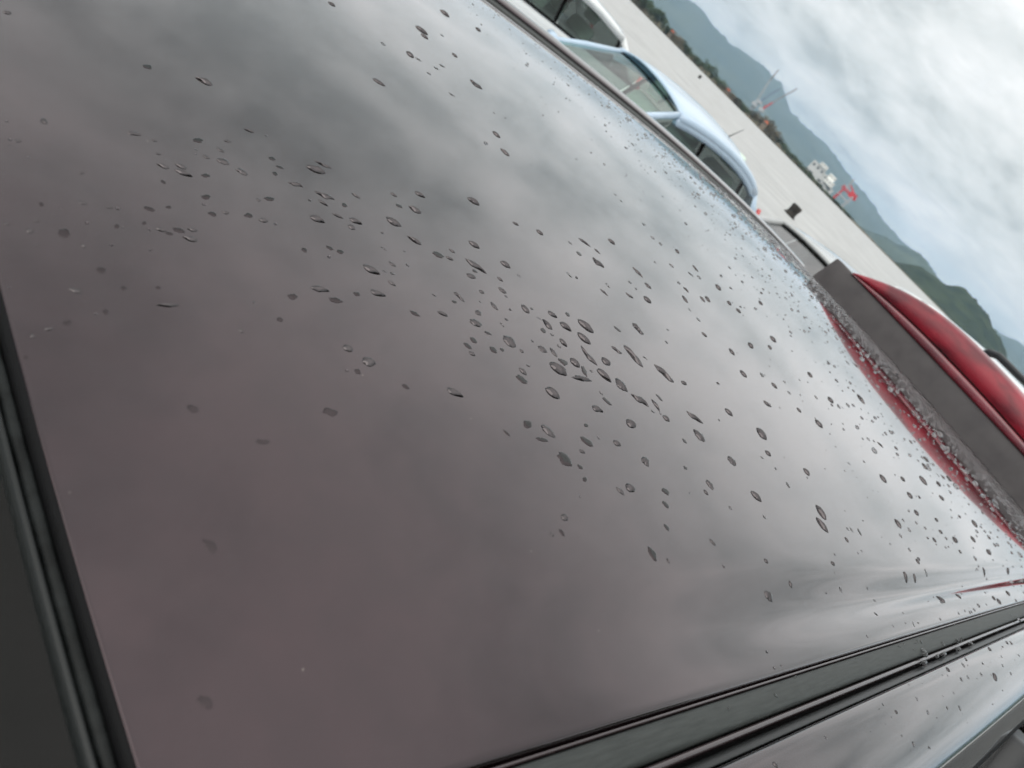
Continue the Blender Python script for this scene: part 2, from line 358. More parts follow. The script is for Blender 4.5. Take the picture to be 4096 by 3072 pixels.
# ------------------------------------------------------------------ shrubs and trees on the shore
def crown_mesh(name, mat, n, seed):
    rnd = random.Random(seed); m = MB()
    blobs = [(Vector((rnd.uniform(-0.32, 0.32), rnd.uniform(-0.32, 0.32), rnd.uniform(0.30, 0.80))), rnd.uniform(0.14, 0.30)) for _ in range(9)]
    for k in range(n):
        c, r = rnd.choice(blobs)
        d = Vector((rnd.gauss(0, 1), rnd.gauss(0, 1), rnd.gauss(0, 1))).normalized()
        p = c + d * r * rnd.uniform(0.55, 1.08); s = rnd.uniform(0.03, 0.07)
        a = Vector((rnd.gauss(0, 1), rnd.gauss(0, 1), rnd.gauss(0, 1))).normalized(); b = a.orthogonal().normalized()
        m.add([p - a * s, p - b * s * 0.6, p + a * s, p + b * s * 0.6], [(0, 1, 2, 3)])
    me = bpy.data.meshes.new(name); me.from_pydata([tuple(v) for v in m.v], [], m.f); me.update(); me.materials.append(M[mat]); return me
crowns = {'g': [crown_mesh('crown', 'leaf', 420, s) for s in (1, 2, 3)], 'b': [crown_mesh('crown', 'leaf_brown', 420, s) for s in (4, 5)]}
tm = MB(); tm.beam((0, 0, -0.05), (0.03, 0.01, 0.45), 0.035, 6, 0.02); tm.beam((0.03, 0.01, 0.35), (0.2, 0.1, 0.62), 0.018, 5, 0.008); tm.beam((0.02, 0, 0.3), (-0.2, -0.05, 0.6), 0.018, 5, 0.008)
trunk = bpy.data.meshes.new('trunk'); trunk.from_pydata([tuple(v) for v in tm.v], [], tm.f); trunk.materials.append(M['bark'])
ORD = ['first', 'second', 'third', 'fourth', 'fifth', 'sixth', 'seventh', 'eighth', 'ninth', 'tenth', 'eleventh', 'twelfth', 'thirteenth', 'fourteenth', 'fifteenth', 'sixteenth', 'seventeenth', 'eighteenth', 'nineteenth', 'twentieth',
       'twenty-first', 'twenty-second', 'twenty-third', 'twenty-fourth', 'twenty-fifth', 'twenty-sixth', 'twenty-seventh', 'twenty-eighth', 'twenty-ninth', 'thirtieth', 'thirty-first', 'thirty-second', 'thirty-third', 'thirty-fourth', 'thirty-fifth', 'thirty-sixth', 'thirty-seventh', 'thirty-eighth', 'thirty-ninth', 'fortieth']
seen = {}
def shrub(az, el, wd, kind, D, label, k):
    p = polar(az, 0, D); base = -0.3
    h = CAM.z + math.tan(R(el)) * D - base
    t = empty('shore_tree', (p.x, p.y, base), k * 1.7)
    wdt = math.tan(R(wd)) * D
    for nm, me in (('trunk', trunk), ('crown', crowns[kind][k % len(crowns[kind])])):
        o = bpy.data.objects.new(nm, me); C.objects.link(o); o.parent = t; o.scale = (wdt, wdt, h)
    i = seen.get(label, 0); seen[label] = i + 1
    tag(t, '%s from left, %s' % (ORD[i], label), 'tree', 'trees along the opposite shore')
veg = [(49.5, .80), (48.2, .75), (47.0, .83), (45.86, .80), (45.2, .47), (44.75, .42), (43.5, .5), (42.6, .32), (41.6, .32), (41.29, .73), (40.6, .39), (40.0, .39), (39.1, .28), (38, .28), (37.3, .35), (36.4, .60), (35.9, .76), (35.4, .72), (34.8, .6), (34.4, .5), (33.6, .25), (32.3, .23), (30, .06), (28.2, .10), (27.4, 0.0), (26, -.1), (24, -.2), (20, -.2), (14, 0)]
k = 0; a = 49.4
while a > 26.6:
    el = interp(veg, a) + random.uniform(-0.05, 0.05)
    if el > -0.02:
        if 34.2 < a < 36.9 or 38.2 < a < 39.8 or 43.9 < a < 45.0: kd, lb = 'b', 'brown scrubby tree along the far quay edge'
        elif 40.9 < a < 41.7: kd, lb = 'g', 'bright green bushy tree standing tallest above the pale blue car'
        elif a < 29: kd, lb = 'g', 'round green bush on the shore beside the red and white crane'
        else: kd, lb = 'g', 'low green tree in the row along the far quay edge'
        shrub(a, el, random.uniform(0.75, 1.1) if el < 0.6 else 1.2, kd, interp([(26, 545), (60, 560)], a) + random.uniform(0, 25), lb, k)
    k += 1; a -= random.uniform(0.30, 0.42)
# houses with orange roofs
for (az, el, lb) in ((44.72, 0.42, 'small house with orange roof among the leftmost shore trees'), (39.3, 0.30, 'small house with orange roof behind brown scrub on the shore'), (35.9, 0.55, 'small house with orange roof beside the harbour cranes')):
    dh = interp([(35, 515), (40, 545), (46, 565)], az); p = polar(az, 0, dh); h = CAM.z + math.tan(R(el)) * dh; t = empty('shore_house', (p.x, p.y, -.5), R(az)); h += .5
    MB().box(-2, 2, -1.6, 1.6, 0, h - 1.6).obj('wall', 'house_wall', t)
    MB().prism([(-2.3, -1.9, h - 1.6), (-2.3, 1.9, h - 1.6), (-2.3, 0, h)], (4.6, 0, 0)).obj('roof', 'roof_orange', t)
    for yy in (-0.8, 0.5): MB().box(-2.04, -1.98, yy, yy + 0.6, h - 2.8, h - 2.0).obj('window', 'window_dark', t)
    tag(t, lb, 'house')

# ------------------------------------------------------------------ harbour cranes
def lattice(m, p, q, wdt, n, r):
    p = Vector(p); q = Vector(q); d = (q - p).normalized(); a = d.orthogonal().normalized(); b = d.cross(a)
    cs = [(a + b) * wdt, (a - b) * wdt, (-a - b) * wdt, (-a + b) * wdt]
    for c in cs: m.beam(p + c, q + c * 0.5, r, 5)
    for i in range(n):
        for j in range(4):
            s0 = lerp(1, .5, i / n); s1 = lerp(1, .5, (i + 1) / n)
            m.beam(p.lerp(q, i / n) + cs[j] * s0, p.lerp(q, (i + 1) / n) + cs[(j + 1) % 4] * s1, r * 0.6, 4)
    return m
def jib_crane(label, base, segs, D, cabcol='crane_white'):
    b = polar(base[0], 0, D); t = empty('harbour_crane', (b.x, b.y, 1.0), 0); off = Vector((b.x, b.y, 1.0))
    pts = [polar(a, e, D) - off for a, e in segs[0]]
    lattice(MB(), (0, 0, 0), (0, 0, pts[0].z), 1.0, 5, 0.22).obj('tower', 'crane_grey', t)
    d = Vector((math.cos(R(base[0])), math.sin(R(base[0])), 0))
    p0 = pts[0]; MB().box(p0.x - 1.8, p0.x + 1.8, p0.y - 1.8, p0.y + 1.8, p0.z - 1.2, p0.z + 1.2).obj('cab', cabcol, t)
    for i in range(len(pts) - 1):
        lattice(MB(), pts[i], pts[i + 1], 0.62 if i == 0 else 0.45, 7, 0.17).obj('jib_section', segs[1][i], t)
    MB().beam(pts[0] + Vector((0, 0, 4)), pts[-1], 0.07, 4).obj('stay_cable', 'crane_grey', t)
    MB().beam(pts[0], pts[0] + Vector((0, 0, 4)), 0.25, 5).obj('mast', segs[1][0], t)
    MB().beam(pts[-1], pts[-1] - Vector((0, 0, 5)), 0.05, 4).obj('hoist_rope', 'crane_grey', t)
    tag(t, label, 'crane')
jib_crane('harbour crane with a red lower jib and grey tip', (36.75, 0.4), ([(36.75, .75), (36.55, 1.54), (36.05, 3.14)], ['crane_red', 'crane_grey']), 620)
jib_crane('harbour crane with a slim pale white jib, leftmost of the cranes', (37.35, 0.4), ([(37.35, .70), (37.73, 2.30), (37.80, 3.15)], ['crane_white', 'crane_grey']), 640)
jib_crane('harbour crane with a short blue jib between the two taller jibs', (37.2, 0.4), ([(37.2, 1.0), (37.05, 1.8), (36.83, 2.46)], ['crane_blue', 'crane_blue']), 660)
D = 640; gb = polar(28.55, 0, D); t = empty('gantry_crane', (gb.x, gb.y, 1.0), 0); off = Vector((gb.x, gb.y, 1.0))
P = lambda a, e, dd=0: polar(a, e, D + dd) - off
for i, (a, c) in enumerate(((29.05, 'crane_red'), (28.25, 'crane_white'))):
    for dd in (0, 9):
        lattice(MB(), P(a, -0.05, dd), P(a - 0.02, 0.9, dd), 0.8, 5, 0.24).obj('leg', c, t)
lattice(MB(), P(29.25, 0.95, 4), P(27.95, 0.85, 4), 0.9, 9, 0.24).obj('bridge_girder', 'crane_red', t)
lattice(MB(), P(28.95, 0.95, 4), P(29.05, 1.75, 4), 0.6, 5, 0.2).obj('mast', 'crane_white', t)
lattice(MB(), P(28.9, 1.30, 4), P(28.0, 0.95, 4), 0.4, 6, 0.16).obj('boom', 'crane_red', t)
lattice(MB(), P(29.2, 0.45, 0), P(28.1, 0.45, 0), 0.5, 6, 0.18).obj('cross_brace', 'crane_white', t)
MB().box(*sum([[v - 2.2, v + 2.2] for v in P(28.3, 0.95, 4)], [])).obj('machine_house', 'crane_red', t)
tag(t, 'red and white gantry crane beside the white plant building', 'crane')
# white plant building of stacked blocks
b0 = polar(30.6, 0, 700); t = empty('plant_building', (b0.x, b0.y, 1.0), R(30.6)); S = math.tan(R(1)) * 700
for (y0, y1, z0, z1, x, mt) in ((-1.2, 1.2, 0, .40, 0, 'bld_grey'), (.1, 1.2, .40, .95, 1, 'bld_grey'), (-.5, .25, .40, .80, 2, 'bld_grey'), (.15, .75, .95, 1.18, 0, 'bld_white'), (-.95, -.25, .40, .72, -2, 'bld_white'), (-.75, -.2, .72, 1.05, 1, 'bld_white')):
    bk_ = MB().box(x - 6, x + 6, y0 * S, y1 * S, z0 * S, z1 * S).obj('block', mt, t)
    for i in range(3):
        yy = lerp(y0, y1, (i + 0.3) / 3) * S
        MB().box(x - 6.08, x - 5.9, yy, yy + (y1 - y0) * S * 0.12, lerp(z0, z1, .45) * S, lerp(z0, z1, .7) * S).obj('window', 'window_dark', bk_)
tag(t, 'pale blocky plant building on the far quay', 'building')
# two moored sailing boats
for az, lb in ((26.75, 'moored white sailing boat nearer the gantry crane'), (25.5, 'moored white sailing boat nearer the wooded hill')):
    p = polar(az, 0, 600); t = empty('sailing_boat', (p.x, p.y, -2.6), R(az + 70))
    hull = [[(x, y * (1 - (abs(x) / 4.3) ** 2) ** 0.5 if abs(x) < 4.3 else 0, z) for y in (-1.25, -0.9, 0, 0.9, 1.25)] for x, z in ((-4.2, 3.0), (-3, 2.7), (0, 2.5), (3, 2.7), (4.2, 3.2))]
    h = MB(); h.grid([[(q[0], q[1], q[2]) for q in r] for r in hull]); h.grid([[(q[0] * .9, q[1] * .8, -0.3 if abs(j - 2) > 0 else -0.6) for j, q in enumerate(r)] for r in hull])
    n = 5
    for r in range(4):
        for j in (0, n - 1):
            h.f.append((r * n + j, (r + 1) * n + j, 25 + (r + 1) * n + j, 25 + r * n + j))
    h.obj('hull', 'bld_white', t)
    MB().box(-1.8, 1.2, -0.7, 0.7, 2.5, 3.3).obj('cabin', 'bld_white', t)
    MB().beam((0.4, 0, 2.4), (0.4, 0, 6.4), 0.07, 6).obj('mast', 'crane_white', t); MB().beam((0.4, 0, 3.6), (-3, 0, 3.7), 0.05, 6).obj('boom', 'crane_white', t)
    tag(t, lb, 'boat')

# trees on the landward side, behind the photographer
for k in range(18):
    t = empty('landward_tree', (-9 + (k % 9) * 3.4 + random.uniform(-.6, .6), -12 - 3 * (k // 9) + random.uniform(-1, 1), 0), k * 2.1)
    for nm, me in (('trunk', trunk), ('crown', crowns['g'][k % 3])):
        o = bpy.data.objects.new(nm, me); C.objects.link(o); o.parent = t; o.scale = (5.2, 5.2, 6.4 + random.uniform(-.6, .8))
    tag(t, '%s dense green tree on the landward side, behind the camera' % ORD[k], 'tree', 'trees on the landward side')

# ================================================================== PARKED CARS
def wheel(parent, x, y, out):
    r, hw = 0.30, 0.095; n = 28
    prof = [(0.19, -hw * .9), (0.27, -hw), (0.295, -hw * .8), (r, -hw * .4), (r, hw * .4), (0.295, hw * .8), (0.27, hw), (0.19, hw * .9)]
    t = MB(); t.grid([[(x + math.cos(2 * PI * i / n) * a, y + b, r + math.sin(2 * PI * i / n) * a) for i in range(n + 1)] for a, b in prof])
    w_ = t.obj('tyre', 'tyre', parent, True)
    d = MB(); yo = y + out * hw * 0.75
    d.grid([[(x + math.cos(2 * PI * i / n) * a, yo + out * b, r + math.sin(2 * PI * i / n) * a) for i in range(n + 1)] for a, b in ((0.0001, -0.02), (0.06, 0.0), (0.07, -0.03), (0.17, -0.025), (0.195, 0.012), (0.20, -0.06))])
    for q in range(5):
        a = 2 * PI * q / 5; d.beam((x + math.cos(a) * .05, yo, r + math.sin(a) * .05), (x + math.cos(a) * .18, yo, r + math.sin(a) * .18), 0.022, 6)
    d.obj('rim', 'rim', w_, True)
def body_loft(parent, mat, st, yc, name='body'):
    """st: stations (x, z top, half width at top, half width, z bottom)"""
    m = MB(); rows = []
    for x, zt, wt, wm, zb in st:
        h = [(0, zt + 0.02), (wt * .6, zt + 0.014), (wt * .94, zt + .002), (wt, zt - 0.012), (lerp(wt, wm, .7), zt - 0.08), (wm, lerp(zt, zb, .34)), (wm, lerp(zt, zb, .60)), (wm - .015, lerp(zt, zb, .85)), (wm - .06, zb), (wm - .2, zb - .03)]
        rows.append([(x, yc - a, z) for a, z in reversed(h)] + [(x, yc + a, z) for a, z in h[1:]])
    m.grid(rows)
    n = len(rows[0]); m.f += [tuple(range(n)), tuple(range(len(rows) * n - n, len(rows) * n))]
    return m.obj(name, mat, parent, True)
def seat(parent, x, y, z, mat, name='seat'):
    s = MB()
    def rb(x0, x1, y0, y1, z0, z1, lean=0):
        b = 0.04; rows = []
        for zz, k in ((z0, .85), (z0 + b, 1), (z1 - b, 1), (z1, .8)):
            cx, cyy = (x0 + x1) / 2 + lean * (zz - z0), (y0 + y1) / 2; hx, hy = (x1 - x0) / 2 * k, (y1 - y0) / 2 * k
            rows.append([(cx + hx * math.copysign(abs(math.cos(a)) ** .5, math.cos(a)), cyy + hy * math.copysign(abs(math.sin(a)) ** .5, math.sin(a)), zz) for a in [2 * PI * i / 16 for i in range(17)]])
        s.grid(rows); n = len(s.v); s.f.append(tuple(range(n - 17, n - 1)))
    rb(x, x + .5, y - .25, y + .25, z, z + .18); rb(x + .42, x + .56, y - .24, y + .24, z + .1, z + .62, .22); rb(x + .56, x + .66, y - .13, y + .13, z + .66, z + .86, .1)
    return s.obj(name, mat, parent, True)
def make_car(name, label, mat, y0, y1, front, cowl, rf, roofp, rr, tail, belt, glass_f, glass_s, hub, seatm='seat_grey', wb=None, extra=None, frame=0.035, trim='interior', wgap=0.02, crown=0.04):
    """front=(x,z hood), cowl=(x,z), rf=(x,z) roof front corner, rr=(x,z) roof rear corner, tail=(x,z) lower end of rear glass"""
    yc = (y0 + y1) / 2; hw = (y1 - y0) / 2
    T = tag(empty(name, ((front[0] + tail[0]) / 2, yc, 0)), label, 'car')
    root = T.location.copy()
    class Pp: pass
    # parts are built in world numbers and shifted to the root
    made = []
    def add(o): o.location = -root if o.parent == T else (0, 0, 0); return o
    xt = tail[0]
    st = [(front[0] - 0.12, .52, hw * .66, hw * .72, .25), (front[0], front[1] - .08, hw * .80, hw * .9, .2), (front[0] + .15, front[1], hw * .84, hw * .96, .18),
          (lerp(front[0], cowl[0], .6), lerp(front[1], cowl[1], .75), hw * .86, hw * .99, .17), (cowl[0] - .02, cowl[1] - .03, hw * .90, hw, .16),
          (cowl[0] + .5, belt[0], hw * .93, hw, .16), (lerp(cowl[0], xt, .6), belt[1], hw * .93, hw, .16), (xt - .25, belt[1] + .01, hw * .91, hw * .985, .17), (xt + .02, tail[1] - .02, hw * .85, hw * .94, .2), (xt + .10, .75, hw * .84, hw * .92, .24), (xt + .14, .5, hw * .82, hw * .9, .25)]
    bd = add(body_loft(T, mat, st, yc))
    wc, wf, wr, wt_ = hw * .86, hw * .70, hw * .72, hw * .84
    zc, zf = cowl[1], rf[1]
    S = [-1 + i / 8 for i in range(17)]
    # roof: a crowned shell that rolls over at both sides
    rows = []
    nx = 18
    for i in range(nx + 1):
        t = i / nx; x = lerp(rf[0], rr[0], t); ze = interp(roofp, x); wq = lerp(wf, wr, t)
        row = []
        for s in [-1.06, -1.03] + S + [1.03, 1.06]:
            q = min(1, abs(s)); drop = 0 if abs(s) <= 1 else (abs(s) - 1) * 1.2
            xx = x - (0.07 * (1 - q * q)) * (1 - t) + 0.05 * (1 - q * q) * t
            row.append((xx, yc + s * wq, ze + crown * (1 - q ** 2.4) - drop))
        rows.append(row)
    rm = MB(); rm.grid(rows); roof = add(rm.obj('roof', mat, T, True))
    so = roof.modifiers.new('thick', 'SOLIDIFY'); so.thickness = 0.02; so.offset = -1
    # windscreen, rear glass
    g = MB(); g.grid([[(lerp(cowl[0] - .10 * (1 - s * s), rf[0] - .07 * (1 - s * s), t), yc + s * lerp(wc, wf, t) * .965, lerp(zc, zf + .035 * (1 - s * s), t) - .004) for s in S] for t in [i / 6 for i in range(7)]])
    add(g.obj('windscreen', glass_f, T, True))
    g = MB(); g.grid([[(lerp(rr[0] + .05 * (1 - s * s), tail[0] + .06 * (1 - s * s), t), yc + s * lerp(wr, wt_, t) * .95, lerp(rr[1] + .03 * (1 - s * s), tail[1], t) - .004) for s in S] for t in [i / 5 for i in range(6)]])
    add(g.obj('rear_window', glass_s, T, True))
    # black edge band of the windscreen top
    bm = MB(); bm.tube([(rf[0] - .07 * (1 - s * s) - .012, yc + s * wf * .97, zf + .035 * (1 - s * s) - .008) for s in S], 0.008, 6); add(bm.obj('windscreen_seal', 'gap_black', T, True))
    bm = MB(); bm.tube([(cowl[0] - .10 * (1 - s * s) - .02, yc + s * wc, zc - .005) for s in S], 0.02, 6); add(bm.obj('cowl', 'gap_black', T, True))
    for sd_ in (-1, 1):
        A0 = (cowl[0], yc + sd_ * wc, zc - .02); A1 = (rf[0], yc + sd_ * wf, zf - .012)
        add(MB().tube([A0, [lerp(A0[i], A1[i], .5) + (0.015 if i == 2 else 0) for i in range(3)], A1], min(frame, .036), 10).obj('a_pillar', mat, T, True))
        edge = [(lerp(rf[0], rr[0], i / 10), yc + sd_ * lerp(wf, wr, i / 10) * 1.03, interp(roofp, lerp(rf[0], rr[0], i / 10)) - .025) for i in range(11)]
        add(MB().tube(edge, frame, 10).obj('roof_rail', mat, T, True))
        add(MB().tube([(q[0], q[1] + sd_ * .012, q[2] - wgap * .9) for q in edge], frame * .8 if wgap > .03 else .004, 8).obj('window_frame', mat, T, True))
        C0 = (rr[0], yc + sd_ * wr, rr[1] - .02); C1 = (tail[0] - .12, yc + sd_ * wt_, tail[1] - .02)
        add(MB().tube([C0, [lerp(C0[i], C1[i], .5) for i in range(3)], C1], [frame, frame * 1.5, frame * 2], 10).obj('c_pillar', mat, T, True))
        # side panes
        yb = lambda t: yc + sd_ * hw * lerp(.925, .915, t)
        def side(xa, xb, nm, gl):
            g = MB(); rws = []
            for t in [i / 6 for i in range(7)]:
                xb_ = lerp(xa, xb, t)
                # top follows pillar slopes and roof edge
                rws.append([])
                for v in [j / 4 for j in range(5)]:
                    zb = lerp(belt[0], belt[1], (xb_ - cowl[0]) / (xt - cowl[0])) + 0.0
                    zt_ = None
                    if xb_ < rf[0] + .05: zt_ = lerp(zc, zf, max(0, (xb_ - cowl[0]) / (rf[0] - cowl[0]))) - frame
                    elif xb_ > rr[0] - .05: zt_ = lerp(rr[1], tail[1], (xb_ - rr[0]) / max(.01, tail[0] - rr[0])) - frame
                    else: zt_ = interp(roofp, xb_) - frame - wgap
                    zt_ = max(zb + .01, zt_)
                    k_ = v * (zt_ - zb) / max(.05, zf - zb)
                    rws[-1].append((xb_, lerp(yb(t), yc + sd_ * wf * 1.02, min(1, k_)) , lerp(zb, zt_, v)))
            g.grid(rws); return add(g.obj(nm, gl, T, True))
        xm = lerp(cowl[0], xt, .46); xq = lerp(cowl[0], xt, .80)
        side(cowl[0] + .12, xm - .03, 'side_window', glass_s); side(xm + .03, xq - .03, 'side_window', glass_s); side(xq + .03, xt - .14, 'quarter_window', glass_s)
        for xx in (xm, xq):
            add(MB().tube([(xx, yb(.5) - sd_ * .02, belt[0] - .02), (xx + .02, yc + sd_ * (wf * 1.02 - .018), interp(roofp, min(max(xx, rf[0]), rr[0])) - .03)], 0.024, 8).obj('door_pillar', 'gap_black', T, True))
        add(MB().tube([(lerp(cowl[0] + .05, xt - .1, i / 8), yc + sd_ * hw * .945, lerp(belt[0], belt[1], i / 8) - .005) for i in range(9)], 0.014, 6).obj('belt_trim', 'gap_black', T, True))
        mi = MB(); mi.tube([(cowl[0] + .22, yc + sd_ * hw * .95, belt[0] + .02), (cowl[0] + .20, yc + sd_ * (hw + .05), belt[0] + .03), (cowl[0] + .20, yc + sd_ * (hw + .13), belt[0] + .04)], [.025, .055, .045], 10)
        add(mi.obj('door_mirror', mat, T, True))
        for xx in (xm - .12, xq - .12): add(MB().tube([(xx - .18, yc + sd_ * (hw + .004), belt[0] - .14), (xx - .09, yc + sd_ * (hw + .022), belt[0] - .137), (xx, yc + sd_ * (hw + .004), belt[0] - .135)], .012, 6).obj('door_handle', mat, T, True))
        hl = MB(); hl.tube([(front[0] - .02, yc + sd_ * hw * .55, front[1] - .14), (front[0] + .08, yc + sd_ * hw * .78, front[1] - .11), (front[0] + .26, yc + sd_ * hw * .90, front[1] - .08)], [.06, .075, .03], 10); add(hl.obj('headlight', 'lamp_clear', T, True))
        tl = MB(); tl.tube([(tail[0] - .02, yc + sd_ * hw * .83, tail[1] + .13), (tail[0] + .06, yc + sd_ * hw * .86, tail[1] - .06), (tail[0] + .12, yc + sd_ * hw * .85, tail[1] - .22), (tail[0] + .12, yc + sd_ * hw * .84, tail[1] - .36)], [.025, .05, .065, .045], 10); add(tl.obj('tail_light', 'lamp_red', T, True))
        for xw in wb: 
            n0 = len(bpy.data.objects); wheel(T, xw, yc + sd_ * (hw - .08), sd_)
    for o in T.children:
        if o.name.startswith('tyre'): o.location = -root
    bmp = MB(); bmp.tube([(front[0] + .2, yc - hw * .93, .38), (front[0] - .06, yc - hw * .72, .38), (front[0] - .14, yc, .38), (front[0] - .06, yc + hw * .72, .38), (front[0] + .2, yc + hw * .93, .38)], .10, 10); add(bmp.obj('front_bumper', mat, T, True))
    add(MB().box(front[0] - .26, front[0] - .245, yc - .165, yc + .165, .33, .49).obj('number_plate', 'bld_white', T))
    gr = add(MB().box(front[0] - .13, front[0] - .08, yc - .35, yc + .35, .52, .60).obj('grille', 'plastic', T))
    # cabin
    add(MB().box(cowl[0] + .12, xt - .35, yc - hw * .8, yc + hw * .8, .42, .50).obj('cabin_floor', trim, T))
    d = MB(); d.tube([(cowl[0] + .22, yc - hw * .78, belt[0] - .10), (cowl[0] + .20, yc, belt[0] - .08), (cowl[0] + .22, yc + hw * .78, belt[0] - .10)], .13, 10); add(d.obj('dashboard', trim, T, True))
    for sy in (-.36, .36):
        add(seat(T, cowl[0] + .75, yc + sy, .48, seatm, 'front_seat')); add(seat(T, cowl[0] + 1.60, yc + sy, .50, seatm, 'rear_seat'))
    sw = MB(); sw.tube([(cowl[0] + .52 + .05 * math.sin(a), yc - .36 + .17 * math.cos(a), belt[0] - .05 + .15 * math.sin(a)) for a in [2 * PI * i / 18 for i in range(19)]], .014, 6); add(sw.obj('steering_wheel', 'interior', T, True))
    return T, root

T, rt_ = make_car('hatchback_car', 'pale blue small hatchback with roof aerial parked across the row', 'blue', 4.85, 6.50, (4.35, .78), (5.12, .90), (5.90, 1.265),
         [(5.90, 1.265), (6.15, 1.30), (6.5, 1.322), (6.9, 1.325), (7.3, 1.295), (7.55, 1.245), (7.75, 1.17)], (7.75, 1.17), (8.0, .93), (.88, .93), 'glass_green', 'glass_side', None, 'seat_pale', (4.85, 7.35), frame=.055, trim='trim_pale', wgap=.05, crown=.075)
ae = MB(); ae.beam((7.45, 5.68, 1.34), (7.60, 5.68, 1.54), .008, 6, .004); ae.tube([(7.40, 5.68, 1.345), (7.45, 5.68, 1.365), (7.52, 5.68, 1.345)], [.012, .02, .012], 8)
o_ = ae.obj('roof_aerial', 'plastic', T, True); o_.location = -rt_
make_car('sedan_car', 'white sedan with dark windows, furthest left behind the pale blue hatchback', 'white', 7.55, 9.25, (3.6, .80), (4.6, .94), (5.35, 1.335),
         [(5.35, 1.335), (5.9, 1.37), (6.6, 1.365), (7.2, 1.31)], (7.2, 1.31), (7.85, .96), (.91, .95), 'glass_side', 'glass_side', None, 'seat_pale', (4.25, 7.3), frame=.045)
make_car('saloon_car', 'low silver grey car showing only its windscreen and roof beside the spoiler tip', 'silver', 1.75, 3.42, (3.65, .82), (4.62, .99), (5.42, 1.315),
         [(5.42, 1.315), (5.8, 1.35), (6.3, 1.37), (6.75, 1.35), (7.0, 1.31)], (7.0, 1.31), (7.30, 1.0), (.95, .98), 'glass_sky', 'glass_dark', None, 'seat_grey', (4.2, 6.7), frame=.04)
T, rt_ = make_car('van_car', 'tall white wagon with black roof rail parked crosswise behind the spoiler', 'white', -.8, .8, (-2.1, .95), (-1.45, 1.12), (-.95, 1.53),
         [(-.95, 1.53), (-.5, 1.60), (.1, 1.64), (1.2, 1.64), (1.85, 1.59)], (1.85, 1.58), (2.05, 1.12), (1.08, 1.10), 'glass_side', 'glass_dark', None, 'seat_grey', (-1.5, 1.4), frame=.045)
for yy in (-.60, .60):
    o_ = MB().tube([(-.9, yy, 1.535), (-.5, yy, 1.597), (.1, yy, 1.637), (1.2, yy, 1.637), (1.8, yy, 1.595)], .012, 6).obj('roof_gutter', 'gap_black', T, True); o_.location = -rt_
    o_ = MB().tube([(.45, yy, 1.63), (.50, yy, 1.70), (.60, yy, 1.735), (1.0, yy, 1.735), (1.5, yy, 1.72), (1.65, yy, 1.62)], [.035, .04, .036, .03, .03, .035], 10).obj('roof_rack_rail', 'plastic', T, True); o_.location = -rt_
T.rotation_euler = (0, 0, R(-115)); T.location = (8.96, 2.40, 0)

# ================================================================== THE MAROON CAR
W_ = 1.10; WF = 1.05; LR = 1.9395; H0 = 1.56; CWR = 0.01475; CLN = 0.0219; BF = 0.0517; BR = 0.0393
MC = tag(empty('maroon_car', (0.4, 0.55, 0)), 'maroon car wet with rain, its roof filling the foreground', 'car')
OFF = -MC.location
def put(o):
    o.location = OFF; return o
def zbase(x, y): return H0 - CWR * (2 * y / W_ - 1) ** 2 - CLN * ((x - LR / 2) / (LR / 2)) ** 2 - .015 * max(0, (x - 1.0) / .95) ** 2
def step_h(x): return 0.0064 * smooth(0.06, 0.55, x)
def zroof(x, y):
    z = zbase(x, y)
    for yy in (y, WF - y):
        if yy < 0.08:
            wd = lerp(0.019, 0.0095, smooth(0.12, 0.65, x))          # pressed groove that deepens towards the rear
            z -= step_h(x) * math.exp(-((yy - .029) / wd) ** 2) + .25 * step_h(x) * (1 - smooth(.015, .045, yy))
    return z
def xfront(y): return -BF * (1 - (2 * y / W_ - 1) ** 2)
# roof panel
ER = 0.003
ys = [0, .0002, .0006, .0012, .002, .003] + [.004 + .001 * i for i in range(0, 58)] + [.065, .075, .09, .11] 
yl = ys + [.11 + (WF - .22) * i / 44 for i in range(1, 44)] + [WF - y for y in reversed(ys)]
dx = [0, .0002, .0006, .0012, .002, .003, .006, .012] + [.02 + .0105 * i for i in range(0, 202)]
def roll(t): return 0.0 if t >= ER else ER * (1 - math.sqrt(max(0, 1 - ((ER - t) / ER) ** 2)))
rows = []
def rpt(d, y, extra=0):
    x0 = xfront(y); x = x0 + d * (2.085 - x0) / 2.13
    return (x, y, zroof(x, y) - max(roll(d * 4), roll(min(y, WF - y))) - extra)
rows.append([rpt(0, y, .008) for y in [yl[0]] + yl + [yl[-1]]])
for d in dx: rows.append([rpt(d, 0, .008)] + [rpt(d, y) for y in yl] + [rpt(d, WF, .008)])
rm = MB(); rm.grid(rows)
roof = put(rm.obj('roof', 'paint', MC, True))
# strips along the windscreen edge
def sweep_front(name, mat, prof, y0=-.03, y1=W_ + .03, n=90, smoothit=True):
    m = MB(); m.grid([[(xfront(y) - d, y, zbase(xfront(y) - d, y) + h) for d, h in prof] for y in [lerp(y0, y1, i / n) for i in range(n + 1)]])
    return put(m.obj(name, mat, MC, smoothit))
sweep_front('windscreen_gap', 'gap_black', [(-0.00296, -.009), (0.00296, -.009)])
sweep_front('windscreen_seal', 'black_rubber', [(-0.00059, -.004), (-0.00052, .0001), (-0.00015, .0006), (0.00059, .0006), (0.00141, -.0008), (0.00163, -.0026)])
sweep_front('windscreen_trim', 'trim_matt', [(0.00163, -.004), (0.00178, -.0022), (0.00252, -.0016), (0.00414, -.0020), (0.00459, -.0030), (0.00466, -.006)])
sweep_front('windscreen_bead', 'trim_gloss', [(0.00474, -.006), (0.00481, -.0034), (0.00533, -.0026), (0.00622, -.0028), (0.00696, -.0044), (0.00725, -.0075)])
